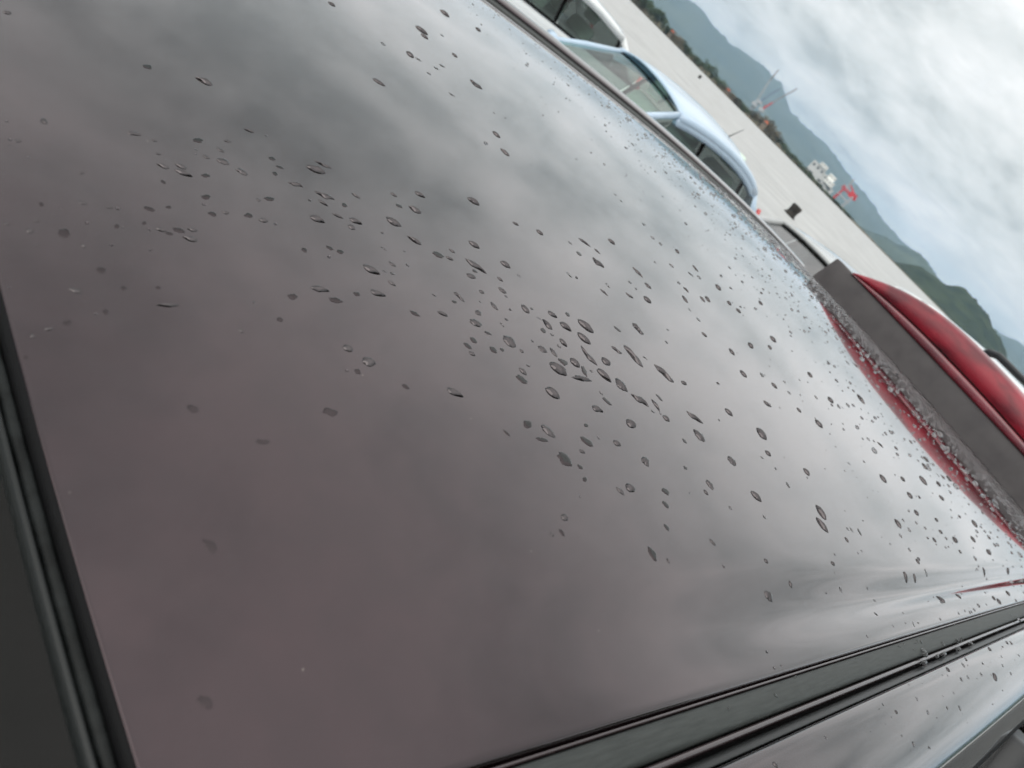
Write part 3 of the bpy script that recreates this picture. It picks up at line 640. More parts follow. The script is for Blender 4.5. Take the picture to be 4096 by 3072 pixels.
# windscreen glass, bulged
g = MB(); g.grid([[(xfront(y) - .0071 - .80 * t - .12 * t * (1 - (2 * y / W_ - 1) ** 2), .55 + (y - .55) * (1 + .24 * t), zbase(xfront(y), y) - .0065 - .50 * t - .06 * t * (1 - t)) for y in [lerp(-.025, W_ + .025, i / 30) for i in range(31)]] for t in [j / 12 for j in range(13)]])
put(g.obj('windscreen', 'glass_ws', MC, True))
g = MB(); g.grid([[(xfront(y) - .0092 - .24 * t, y, zbase(xfront(y), y) - .0125 - .160 * t) for y in [lerp(-.025, W_ + .025, i / 30) for i in range(31)]] for t in (0, 1)])
put(g.obj('dark_backing', 'gap_black', MC, True))  # opaque black sheet added under the glass to darken the windscreen
put(MB().box(.03, 1.95, .02, 1.03, 1.47, 1.485).obj('headlining', 'interior', MC))
# strips along both roof ditches
def sweep_side(name, mat, prof, x0=-.03, x1=2.12, n=120, far=False, drop=True):
    m = MB(); rws = []
    for i in range(n + 1):
        x = lerp(x0, x1, i / n); base = zroof(x, 0.0)
        r = []
        for d, h in prof:
            y = -d if not far else WF + d
            zz = base - 0.05 * d + h
            if far: zz = zroof(x, WF) + h + .017 * smooth(-.01, .062, d)     # the far gutter stands up a little
            r.append((x, y, zz))
        rws.append(r)
    m.grid(rws); return put(m.obj(name, mat, MC, True))
RAILP = [(.0232, -.010), (.0234, -.0022), (.0240, -.0008), (.0252, 0), (.032, .0004), (.043, -.0010), (.053, -.0036), (.062, -.0080), (.070, -.0140), (.077, -.0215), (.0825, -.0300), (.0855, -.0370)]
for far in (False, True):
    sweep_side('ditch_floor', 'gap_black', [(-.004, -.0095), (.0245, -.0095)], far=far)
    sweep_side('ditch_lip', 'lip', [(.0004, -.008), (.0005, -.0016), (.0009, -.0010), (.0015, -.0012), (.0017, -.0024), (.0018, -.007)], far=far)
    sweep_side('roof_moulding', 'moulding', [(.0021, -.008), (.0022, -.0016), (.0029, -.0006), (.0050, 0), (.0085, .0002), (.0118, -.0001), (.0131, -.0009), (.0136, -.0026), (.0137, -.008)], far=far)
    sweep_side('moulding_lip', 'lip', [(.0143, -.009), (.0144, -.0036), (.0149, -.0024), (.0164, -.0022), (.0170, -.0036), (.0171, -.009)], far=far)
    sweep_side('ditch_seal', 'trim_gloss', [(.0184, -.009), (.0185, -.0058), (.0192, -.0046), (.0206, -.0040), (.0219, -.0030), (.0227, -.0030), (.0229, -.006)], far=far)
    sweep_side('side_rail', 'paint', RAILP, far=far)
    sweep_side('door_frame', 'black_rubber', [(.0850, -.036), (.0885, -.0405), (.0910, -.0500), (.0928, -.0600), (.0925, -.0640)], far=far)
    sweep_side('window_moulding', 'chrome', [(.0922, -.0605), (.0934, -.0610), (.0946, -.0625), (.0950, -.0650), (.0942, -.0668)], x1=1.85, far=far)
    for (xa, xb) in ((-.02, .82), (.90, 1.78)):
        g = MB(); s_ = -1 if not far else 1; yo = 0 if not far else WF
        g.grid([[(x - .55 * t * (1 - (x + .02) / .84) if xa < 0 else x, yo + s_ * (.0945 + .145 * t + .03 * t * (1 - t)), zbase(x, 0) - .072 - .42 * t) for x in [lerp(xa, xb, i / 8) for i in range(9)]] for t in [j / 6 for j in range(7)]])
        put(g.obj('side_window', 'glass_ws', MC, True))
    yo = -.10 if not far else WF + .10; yb = -.235 if not far else W_ + .235
    put(MB().tube([(.86, yo, 1.465), (.86, yb, 1.03)], .03, 8).obj('door_pillar', 'plastic', MC, True))
    put(MB().tube([(1.84, yo, 1.45), (1.98, yb, 1.03)], [.05, .09], 8).obj('rear_pillar', 'paint', MC, True))
    put(MB().tube([(-.03, yo + (.03 if not far else -.03), 1.485), (-.42, (yo + yb) / 2, 1.29), (-.82, yb, 1.02)], [.03, .035, .04], 8).obj('front_pillar', 'paint', MC, True))
# lower body
st = [(-1.78, .55, .55, .62, .25), (-1.66, .72, .66, .76, .2), (-1.45, .83, .70, .80, .18), (-1.1, .93, .71, .82, .17), (-.86, .985, .73, .83, .16), (-.3, 1.0, .765, .83, .16), (.9, 1.02, .775, .835, .16), (1.9, 1.04, .77, .83, .17), (2.28, 1.0, .72, .79, .2), (2.36, .75, .70, .77, .24), (2.40, .5, .68, .75, .25)]
o = body_loft(MC, 'paint', st, .55); put(o)
g = MB(); g.grid([[(2.03 + .25 * t, .55 + s * lerp(.50, .70, t), 1.50 - .48 * t) for s in [-1 + i / 6 for i in range(13)]] for t in [j / 5 for j in range(6)]]); put(g.obj('rear_window', 'glass_ws', MC, True))
for sd_ in (-1, 1):
    for xw in (-1.05, 1.55): wheel(MC, xw, .55 + sd_ * .75, sd_)
    hl = MB(); hl.tube([(-1.70, .55 + sd_ * .45, .62), (-1.60, .55 + sd_ * .62, .66), (-1.38, .55 + sd_ * .74, .74)], [.06, .075, .03], 10); put(hl.obj('headlight', 'lamp_clear', MC, True))
    tl = MB(); tl.tube([(2.28, .55 + sd_ * .72, .95), (2.36, .55 + sd_ * .70, .78), (2.37, .55 + sd_ * .70, .6)], [.05, .065, .045], 10); put(tl.obj('tail_light', 'lamp_red', MC, True))
    mi = MB(); mi.tube([(-.55, .55 + sd_ * .78, 1.02), (-.57, .55 + sd_ * .90, 1.06), (-.57, .55 + sd_ * 1.0, 1.08)], [.03, .075, .05], 10); put(mi.obj('door_mirror', 'paint', MC, True))
for o in MC.children:
    if o.name.startswith('tyre'): o.location = OFF
for sy in (-.36, .36): put(seat(MC, -.05, .55 + sy, .50, 'seat_grey', 'front_seat')); put(seat(MC, .85, .55 + sy, .52, 'seat_grey', 'rear_seat'))
d = MB(); d.tube([(-.62, .55 - .6, .90), (-.66, .55, .92), (-.62, .55 + .6, .90)], .13, 10); put(d.obj('dashboard', 'interior', MC, True))
put(MB().box(-.7, 2.1, -.1, 1.2, .42, .5).obj('cabin_floor', 'interior', MC))
# rear spoiler: grey-brown fascia with a tall red lens band above it
ZB = 1.5935
def x0s(y): return LR - .012 + BR * (1 - (2 * y / W_ - 1) ** 2)
def ztop(y):
    u = min(1, abs(y - .55) / (.352 if y > .55 else .47)); return ZB + .003 + .090 * (1 - u ** 2.5)
ye0, ye1 = .050, .955
def xs_sweep(name, mat, prof, y0, y1, parent, n=70, cap=True):
    m = MB(); rws = []
    for i in range(n + 1):
        t = i / n; t = .5 - .5 * math.cos(PI * t); y = lerp(y0, y1, t); rws.append([Vector(q) for q in prof(y)])
    m.grid(rws); k = len(rws[0])
    if cap: m.f += [tuple(range(k)), tuple(range(n * k, n * k + k))]
    o = m.obj(name, mat, parent, True); return o
def fprof(y):
    x = x0s(y); zb = zroof(x, y) - .004; lean = .018
    return [(x + .10, y, zb - .03), (x, y, zb), (x + .001, y, zb + .004), (x + lean * .5, y, lerp(zb, ZB, .5)), (x + lean, y, ZB - .004), (x + lean + .003, y, ZB), (x + .05, y, ZB + .001), (x + .20, y, ZB - .008), (x + .22, y, ZB - .03)]
fas = put(xs_sweep('rear_spoiler', 'fascia', fprof, ye0, ye1, MC))
bevel = fas.modifiers.new('bev', 'BEVEL'); bevel.width = .003; bevel.segments = 2; bevel.limit_method = 'ANGLE'
def lens(a, b, deep, f0):
    def pr(y):
        x = x0s(y) + f0; hh = ztop(y) - ZB + .001
        pts = []
        for k_, fx in ((a, .007), (a + (b - a) * .12, .0015), (a + (b - a) * .35, .0), (a + (b - a) * .65, deep * .04), (a + (b - a) * .86, deep * .11), (a + (b - a) * .96, deep * .27), (b, deep * .8)):
            pts.append((x + fx, y, ZB - .001 + hh * k_))
        pts += [(x + deep + .10, y, ZB - .001 + hh * lerp(a, b, .9)), (x + deep + .16, y, ZB - .001 + hh * lerp(a, b, .55)), (x + deep + .1, y, ZB - .001 + hh * a)]
        return pts
    return pr
lo = xs_sweep('lens_strip', 'reddark', lens(.0, .26, .012, .014), .085, .895, fas)
up = xs_sweep('lens_band', 'red', lens(.285, 1.0, .11, .018), .085, .895, fas)
gp = xs_sweep('lens_groove', 'gap_black', lambda y: [(x0s(y) + .024, y, ZB + (ztop(y) - ZB) * .22), (x0s(y) + .024, y, ZB + (ztop(y) - ZB) * .32), (x0s(y) + .08, y, ZB + (ztop(y) - ZB) * .32), (x0s(y) + .08, y, ZB + (ztop(y) - ZB) * .22)], .09, .89, fas)

# ================================================================== RAINDROPS
# one entry per drop, in hundredths of a millimetre on the roof: centre x, y, half axes u and v, kind
DROPS = """22990,17289,553,-343,-303,-295,o;19523,11184,279,-331,-361,-218,f;21283,15374,355,-316,-283,-233,o;1329,3034,122,-143,-93,-78,f;19863,18493,293,-259,-324,-297,j;9918,15000,312,-46,-97,-254,o;11153,27641,604,9,-82,-243,o;28726,17270,187,-415,-420,-217,j;2141,7023,133,-139,-100,-109,f;32537,20386,474,-834,-260,-151,w;35505,19499,640,-614,-304,-195,w;19306,12820,306,-345,-192,-137,j;12120,20907,417,-157,-111,-190,T;29966,16344,577,-395,-255,-187,w;28590,21912,496,-465,-239,-193,o;27325,14240,340,-194,-311,-270,o;20286,24183,625,-388,-155,-175,w;45699,15813,153,-577,-496,-173,o;14109,14152,396,-176,-104,-146,T;23753,9880,256,-212,-264,-186,o;11019,25594,545,-47,-79,-184,w;15085,25508,427,-161,-136,-222,o;8768,18615,417,8,-38,-149,T;10025,23454,362,-73,-88,-202,T;7333,12184,295,-44,-69,-153,f;6292,31620,412,-6,-59,-201,t;27398,17745,352,-443,-214,-142,T;24772,16977,785,31,-67,-163,j;34942,14363,264,-387,-339,-170,j;-606,18075,162,34,-22,-206,f;32161,3830,160,-256,-350,-113,j;9115,15521,225,-86,-97,-179,o;27491,20612,396,-388,-212,-167,o;26874,19079,295,-649,-188,-109,w;24974,18161,266,-293,-251,-186,o;17785,19190,369,-86,-127,-212,j;22090,12460,356,-250,-222,-157,f;2245,15806,365,94,2,-77,t;22707,6322,14,-333,-261,-58,f;26620,11721,331,-58,-192,-272,j;11901,19360,418,-48,-59,-144,T;35939,15908,617,-389,-233,-155,w;5943,25350,283,50,-35,-197,j;3601,19515,271,-1,-27,-130,t;28551,19005,328,-213,-265,-232,o;4018,23497,342,-44,-36,-120,T;2401,11604,155,-66,-59,-128,f;47023,9149,4,-682,-282,-54,o;37714,10051,283,-392,-259,-111,o;9503,25649,390,12,-60,-172,w;36237,30488,420,-404,-326,-266,w;35790,23656,306,-467,-304,-191,w;24647,14858,362,-130,-160,-184,T;9353,18168,330,44,-57,-168,f;37433,12691,194,-329,-327,-142,j;23719,31398,471,-184,-160,-222,o;26176,21217,341,-280,-190,-166,T;19269,15866,257,-211,-201,-166,f;45620,8146,159,-590,-241,-60,t;17334,27535,384,-134,-116,-185,t;17541,8114,174,-99,-155,-154,o;18052,13009,292,6,-134,-231,f;2331,25039,272,103,-5,-123,j;12395,24364,339,-68,-76,-159,T;49375,-1274,9,-324,-389,-29,m;4439,10617,223,-1,-23,-94,f;21199,26287,348,-183,-146,-184,o;-447,15609,159,-9,-13,-96,j;23348,25449,331,-200,-169,-190,o;6755,25076,217,-81,-74,-163,j;347,16751,146,24,-18,-145,f;22891,21649,163,-315,-194,-132,o;17430,23993,322,-66,-171,-244,f;22457,18572,222,-189,-184,-163,j;49012,-1789,653,-38,-91,-162,g;24288,20862,179,-340,-175,-114,t;19363,23068,347,-24,-94,-191,j;16065,24529,407,-157,-78,-121,t;7071,22060,226,27,-30,-153,o;32381,10580,95,-306,-238,-80,j;24762,12658,222,-164,-180,-141,o;7293,17749,228,43,-41,-156,f;3230,19826,207,17,-34,-137,f;3194,23508,234,-23,-30,-112,t;35606,54019,542,-349,-275,-356,w;23837,17977,312,-131,-212,-194,f;3942,23910,227,-9,-31,-121,t;17484,20934,253,-230,-122,-122,w;-834,23784,116,38,-5,-163,j;5048,26261,239,107,-31,-182,f;11726,28365,494,-57,-48,-106,w;20326,42358,421,-108,-125,-228,j;26950,9856,210,-190,-242,-125,f;2579,19581,188,-1,-20,-102,o;-1542,17783,111,24,0,-108,o;25464,17674,-54,-373,-239,-93,f;3565,30712,205,107,-34,-222,f;4693,22391,213,105,-16,-149,f;22745,9682,153,-213,-141,-75,j;31564,16209,52,-489,-169,-63,w;19700,16457,162,-201,-141,-106,o;2309,20575,197,-9,-32,-113,f;31886,15261,184,-227,-218,-126,o;18171,17532,177,-131,-185,-171,f;18585,12206,378,-34,-80,-109,f;11943,23739,182,-93,-98,-155,o;24934,19622,164,-270,-156,-103,T;15626,19200,305,-82,-62,-105,o;6415,22077,195,31,-47,-162,f;30750,20441,412,-206,-149,-131,w;40854,28092,291,-315,-247,-177,o;25469,21971,311,-176,-127,-132,T;-1700,30289,157,78,-2,-126,o;-777,14225,121,69,11,-79,f;26895,51520,335,-251,-187,-267,o;18446,29389,327,-103,-89,-144,T;18417,20081,206,3,-80,-203,j;3769,20086,185,21,-14,-96,t;31907,60176,700,-249,-136,-221,o;7739,23747,243,85,-34,-150,f;54217,-1765,630,-18,-67,-140,g;42143,17276,220,-344,-216,-105,o;-1253,13871,127,46,9,-59,o;61896,19084,154,-511,-315,-108,o;62325,1882,-104,-402,-306,-17,o;49705,12790,109,-358,-272,-84,o;13691,18672,217,-81,-98,-132,f;23366,18548,109,-262,-144,-81,j;87182,14889,81,-684,-403,-89,o;26236,9031,119,-219,-183,-73,f;21585,22690,238,-153,-115,-126,j;16367,17347,191,-139,-119,-117,f;63949,8632,-58,-494,-289,-42,o;26088,15604,229,-238,-156,-99,f;20061,21051,137,-235,-121,-88,j;77,19850,131,5,-12,-86,j;70013,13714,60,-557,-307,-71,o;4785,21417,151,-5,-46,-139,f;23752,-3108,72,-133,-127,-24,s;61887,-4485,-60,-316,-292,-2,s;58521,27826,117,-396,-375,-167,o;16987,17863,85,-161,-172,-127,f;16431,16878,156,-101,-101,-113,o;44385,13945,172,-248,-248,-109,o;80574,7178,1,-410,-461,-67,o;9179,14361,136,-16,-64,-131,f;4936,23848,185,74,-22,-130,f;50795,22637,178,-385,-241,-112,o;6009,26158,161,-15,-39,-122,j;304,14946,82,31,0,-111,f;11338,24289,299,-61,-36,-78,o;13047,20384,175,-123,-70,-89,o;5215,25223,137,-50,-48,-114,j;11356,14011,172,-49,-66,-99,f;52452,-1719,458,-3,-49,-137,g;5384,21780,159,15,-19,-99,o;32981,44545,324,-270,-161,-184,o;16906,7416,69,-147,-120,-50,f;4688,15305,96,-64,-48,-78,o;21241,11812,178,-88,-94,-97,o;40826,72538,576,-255,-194,-296,o;92895,5817,-44,-425,-521,-59,o;29944,31142,274,-190,-139,-143,o;6396,16295,132,10,-35,-116,f;42716,31871,288,-532,-159,-106,w;37646,19115,265,-139,-176,-143,o;56734,3935,107,-362,-208,-39,o;72642,23769,135,-453,-361,-129,o;36191,32750,542,-250,-119,-119,w;-1674,13510,74,19,6,-69,o;68143,31206,195,-482,-323,-150,o;28829,6880,87,-181,-140,-49,j;8661,20901,134,-23,-72,-148,f;62275,36935,182,-438,-326,-180,o;8661,27091,168,10,-64,-168,f;32447,41784,333,-291,-133,-145,t;-1683,22144,108,57,6,-75,o;10628,21550,184,31,-51,-142,f;58326,-1826,517,-5,-54,-133,g;25132,7720,83,-177,-153,-55,f;75529,12175,57,-433,-333,-71,o;10643,18934,171,21,-48,-128,f;-69,17703,81,-45,-30,-74,o;10744,24929,212,-119,-46,-75,T;959,16165,100,18,-11,-89,f;35451,4275,7,-209,-161,-23,o;42942,30362,218,-267,-207,-146,j;73022,10049,9,-376,-341,-61,o;97566,9620,-53,-539,-425,-59,o;62375,-1837,533,-70,-131,-120,g;10102,21582,161,-45,-66,-116,f;41602,35113,350,-269,-155,-137,o;19843,52485,323,-37,-90,-196,o;13627,21857,164,-95,-65,-90,j;49395,30952,58,-438,-218,-102,j;23512,20190,131,-120,-188,-153,f;61525,-221,527,-85,-141,-113,g;7892,28747,261,23,-20,-76,t;51810,25352,110,-378,-218,-97,o;18257,24008,248,-63,-57,-95,o;2852,19483,132,18,-18,-85,f;33732,5686,49,-164,-164,-41,o;20454,10859,118,-106,-128,-82,f;88110,26849,-62,-813,-266,-74,o;12080,25422,129,-57,-98,-156,f;1067,19115,83,47,2,-106,f;43139,5292,53,-181,-208,-47,o;19594,21935,166,-64,-87,-119,o;-2133,17849,88,38,6,-56,o;72119,27137,37,-451,-315,-108,o;8517,25911,110,-54,-81,-148,f;51383,19607,241,-284,-180,-91,o;20336,10176,147,-23,-110,-128,f;16121,27294,214,-35,-87,-140,f;31330,10012,65,-194,-129,-44,o;55740,33024,101,-426,-226,-112,o;16122,28209,192,-96,-66,-99,o;6508,27099,183,62,-9,-82,j;26837,-768,45,-110,-125,-23,m;16236,7323,59,-82,-99,-55,o;32639,22737,256,-208,-149,-108,f;18381,18680,218,-58,-80,-97,f;31697,58834,420,-169,-111,-175,o;56807,22570,207,-358,-191,-88,o;16287,12300,122,-142,-76,-54,f;80510,572,-78,-334,-314,-17,o;38013,27612,346,-219,-124,-103,w;-1158,19189,64,19,-8,-106,f;61940,34523,98,-325,-322,-161,o;7149,23396,110,-9,-35,-109,o;51775,-2716,-11,-175,-224,-9,s;94532,15015,-66,-436,-415,-72,o;-1353,18329,98,28,1,-51,o;32619,16980,161,-227,-147,-79,f;27232,22507,91,-142,-207,-148,f;98370,3575,34,-372,-420,-49,o;13142,26640,223,-86,-40,-69,t;169,21460,107,42,1,-61,o;914,19996,112,24,-4,-58,o;3044,21006,118,53,-8,-87,f;77773,14292,108,-333,-319,-84,o;84754,3694,72,-387,-339,-43,w;8941,26595,189,10,-40,-102,f;22510,-623,24,-102,-98,-12,m;63174,33831,195,-296,-273,-154,o;68058,1848,-39,-285,-235,-19,o;33988,30593,178,-149,-220,-187,f;89858,12726,183,-394,-316,-77,o;75211,38968,81,-400,-351,-164,o;64516,29115,34,-322,-305,-119,o;21957,23714,169,-124,-79,-83,o;55528,23553,40,-255,-417,-170,f;34069,26648,249,-253,-104,-80,w;2066,16538,99,19,-10,-67,f;89619,7384,-11,-396,-312,-42,o;22764,13548,174,-5,-95,-126,f;3068,22469,84,-42,-41,-94,f;32484,13664,62,-182,-174,-71,f;51499,32847,200,-294,-214,-134,w;-1865,12700,60,14,1,-57,f;52328,7679,-102,-288,-242,-35,f;27330,30862,279,-63,-74,-106,o;59009,3800,71,-326,-146,-24,o;44204,11302,4,-233,-224,-58,f;2024,19695,76,57,8,-89,f;94509,17523,20,-535,-280,-61,o;3090,25057,123,12,-12,-68,o;99193,19116,211,-443,-335,-93,o;87547,1138,-103,-339,-293,-15,o;20470,17969,105,-99,-87,-75,o;65125,-2690,26,-188,-256,-20,s;47777,75916,368,-181,-212,-299,o;57444,40508,113,-325,-242,-145,o;59277,38673,166,-438,-211,-125,w;76983,8061,52,-261,-308,-57,o;18791,24805,171,-93,-60,-77,t;35382,58869,281,-213,-131,-176,o;51797,-2737,33,-167,-180,-16,s;23711,5954,-12,-146,-84,-9,o;3126,24224,117,20,-9,-66,o;38845,-3468,26,-121,-143,-12,s;19927,23640,143,-58,-109,-128,f;16916,20387,175,-7,-64,-103,f;48021,26323,214,-235,-143,-90,o;58302,-1318,-76,-216,-172,-1,m;-1392,17211,71,18,1,-49,o;61789,5049,17,-271,-175,-26,o;79440,976,-42,-255,-284,-19,o;72158,7102,-22,-284,-236,-32,o;18868,17694,90,-76,-114,-100,f;104601,16653,72,-488,-321,-69,o;58839,20141,106,-296,-179,-67,o;79034,9490,5,-277,-294,-50,o;37465,32237,220,-227,-120,-98,w;54498,-1158,-12,-167,-193,-11,m;48461,6996,20,-236,-135,-25,o;31266,53514,312,-8,-173,-271,f;54189,32495,122,-360,-158,-83,o;79489,18855,343,-373,-227,-79,w;30608,11594,110,-97,-161,-82,f;35369,27786,142,-205,-127,-90,w;78548,24123,163,-333,-252,-95,o;1202,20076,71,12,-15,-83,f;29940,52005,340,74,-148,-257,f;39376,-5130,-44,-138,-106,7,s;100086,7789,-27,-308,-401,-50,o;24251,19209,115,-127,-80,-62,o;51873,19537,18,-253,-177,-56,o;29646,47822,293,-164,-90,-123,w;53218,-3577,-22,-175,-154,-3,s;83366,5085,-70,-316,-252,-23,o;23745,50331,215,-103,-84,-137,o;66072,8055,-3,-271,-192,-31,o;71628,678,-65,-233,-225,-11,o;49188,28421,133,-188,-287,-166,f;27733,51547,302,-128,-85,-132,w;86077,19194,55,-315,-311,-82,o;42758,3685,99,-193,-100,-26,o;9874,20947,95,6,-46,-114,f;52349,36352,232,-209,-163,-123,t;71979,-2817,3,-194,-246,-15,s;13366,21127,117,-39,-61,-89,f;20562,20203,130,-61,-64,-77,o;33198,9066,35,-151,-105,-30,o;9990,24750,95,-17,-39,-91,o;30482,27119,148,-223,-106,-81,f;53222,42755,167,-163,-380,-294,f;23590,21911,132,-44,-122,-128,f;103838,36058,418,-356,-623,-245,f;90170,22052,119,-377,-266,-80,o;55626,-2891,-14,-207,-130,-5,s;83383,-1516,-10,-209,-300,-19,m;43753,20243,184,-102,-136,-101,o;56208,36612,256,-287,-166,-111,w;2157,19412,73,35,-3,-73,f;73252,-2985,-5,-200,-228,-12,s;84207,18108,108,-295,-269,-78,o;37039,8565,63,-141,-158,-48,f;50038,-4906,-50,-171,-117,4,s;24220,20068,147,-35,-107,-113,f;57204,-2640,-7,-162,-169,-8,s;61792,6132,0,-220,-176,-26,o;82595,28542,103,-315,-276,-104,o;91839,10376,34,-265,-326,-58,o;73960,23094,137,-258,-233,-90,o;123,18873,64,45,5,-59,f;21379,21178,116,-26,-65,-100,o;-1906,22081,70,32,-2,-58,f;80551,22668,64,-287,-262,-82,o;78608,35153,149,-282,-266,-128,o;86484,32408,110,-354,-463,-181,f;50190,-627,7,-142,-147,-13,m;62115,7451,-15,-239,-159,-23,o;13497,22885,153,-62,-34,-52,w;783,18071,68,28,-2,-57,f;101203,16524,68,-304,-344,-78,o;26222,17795,115,-82,-77,-67,o;98295,21719,52,-354,-300,-78,o;50889,7855,-30,-238,-165,-29,f;58209,36945,177,-235,-168,-109,o;19925,19652,97,-116,-62,-51,w;14671,22177,57,-86,-83,-82,f;52757,40519,185,-215,-154,-116,o;7620,22078,111,34,-18,-74,f;79836,42289,90,-221,-380,-197,o;59696,22297,126,-222,-161,-71,o;15633,20457,128,-35,-54,-74,f;69674,50706,153,-266,-254,-173,o;28617,5523,2,-110,-89,-14,o;86637,21374,25,-281,-285,-77,o;30703,15608,132,-93,-114,-72,f;48877,-604,-28,-144,-128,-4,m;20417,16989,124,-40,-74,-78,f;53798,40063,171,-212,-158,-115,o;29194,-3072,28,-101,-67,-7,s;81206,24555,170,-255,-231,-92,o;46104,1822,-18,-142,-123,-9,T;77173,7322,-17,-218,-231,-31,o;39722,29609,133,-135,-120,-92,o;34054,20543,176,-125,-82,-61,w;25940,16158,80,-148,-68,-38,w;33652,31610,146,-130,-136,-118,f;28028,49635,211,-98,-73,-110,o;81219,-890,-61,-196,-236,-8,m;69122,410,-3,-174,-195,-17,o;47846,-902,32,-142,-111,-13,m;59207,-1363,-104,-190,-121,4,m;28136,332,33,-90,-72,-14,o;74453,42259,192,-197,-252,-159,o;71568,22923,115,-195,-223,-90,o;21656,22258,109,-65,-60,-67,o;35735,62899,193,-147,-179,-259,f;58536,-3907,5,-152,-138,-7,s;39170,23221,79,-138,-120,-68,o;67001,38487,296,-85,-186,-158,o;8687,14315,69,-3,-29,-68,f;54963,-3659,1,-144,-128,-6,s;51125,568,-120,-174,-152,-2,f;70205,8882,-8,-208,-185,-30,o;2060,18324,63,7,-11,-57,f;49612,-530,-5,-139,-117,-8,m;31,14816,53,17,-1,-44,f;99141,35489,77,-352,-511,-190,f;62551,4099,62,-264,-151,-21,f;42931,-3374,-8,-138,-80,-2,s;4525,21859,81,17,-15,-63,f;42762,13455,150,-103,-147,-68,f;66355,9045,44,-178,-172,-38,o;21905,19004,57,-77,-76,-56,o;88745,248,-55,-205,-238,-12,o;48379,2759,114,-130,-95,-29,o;61465,1607,20,-150,-151,-19,o;70294,7295,14,-160,-206,-35,o;50175,7883,64,-185,-93,-24,o;67688,23223,51,-278,-143,-49,o;48695,29449,84,-194,-184,-105,f;13877,24167,80,-42,-43,-63,o;68985,19431,77,-184,-189,-66,o;51592,45580,176,-124,-246,-211,f;23292,12847,44,-95,-81,-40,f;43925,12608,11,-125,-128,-33,o;47475,-4553,-17,-102,-111,1,s;76004,19146,123,-242,-157,-54,o;24129,24748,113,-93,-52,-51,o;23802,21174,264,-45,-25,-34,w;59939,-1327,-56,-171,-107,-1,m;65092,34985,188,-120,-175,-121,o;67373,-4857,-24,-147,-142,-2,s;-1969,23033,58,33,0,-45,f;40077,29029,84,-118,-112,-76,o;51196,46390,117,-140,-251,-210,f;67152,328,-70,-156,-144,-2,o;60702,23780,117,-188,-124,-57,o;60482,-3355,49,-123,-124,-14,s;48455,35288,150,-109,-113,-93,o;45900,-40,52,-76,-115,-27,g;-1406,21455,49,8,-6,-44,f;28940,350,17,-68,-67,-10,o;19316,9245,-3,-102,-50,-14,f;5501,16912,59,20,-6,-51,f;-2170,15198,38,6,-2,-34,f;62300,14738,196,-127,-185,-66,f;12894,21106,108,-12,-28,-49,f;4854,25521,84,-1,-16,-49,f;41588,604,-8,-113,-73,-5,o;40946,24951,82,-101,-95,-61,o;46141,-701,10,-93,-94,-9,m;63667,476,-46,-139,-116,-4,o;57763,421,-38,-129,-104,-3,o;67677,15444,87,-152,-134,-45,o;38093,-4518,5,-76,-70,-2,s;40470,-41,-11,-84,-82,-4,g;46989,809,-35,-110,-82,-1,o;-634,19202,45,5,-6,-38,f;47804,3572,27,-109,-86,-16,o;65863,-4083,-18,-124,-119,-3,s;67811,316,-17,-137,-126,-8,o;19026,21030,54,-59,-47,-43,o;1264,19127,42,2,-10,-46,f;65956,541,-32,-131,-122,-6,o;69538,-2946,23,-106,-149,-13,s;8801,28948,78,25,-20,-69,f;40269,3597,92,-69,-62,-28,o;14891,23228,75,-28,-27,-43,o;73317,-4066,-16,-116,-136,-4,s;49983,6087,76,-102,-73,-23,o;29799,-277,4,-57,-52,-4,m;4766,25173,42,14,-12,-59,f;-1940,21722,32,11,-2,-35,f;50905,1462,21,-80,-76,-12,o;43165,-2557,2,-80,-49,-3,s;49674,782,-14,-87,-59,-3,o;42644,4667,17,-82,-51,-10,o"""
def rail_z(x, d):
    for (a, h), (b, g) in zip(RAILP[3:], RAILP[4:]):
        if d <= b: return zroof(x, 0) - 0.05 * d + lerp(h, g, max(0, (d - a) / (b - a)))
    return zroof(x, 0) - .05
def surf(x, y, kind='o'):
    if y >= 0: return zroof(x, y)
    d = -y
    if kind == 'g': return zroof(x, 0) - .004
    if d < .0190: return zroof(x, 0) - 0.05 * d - .0001
    if d > .0245: return rail_z(x, d)
    return zroof(x, 0) - .003
rd = random.Random(11)
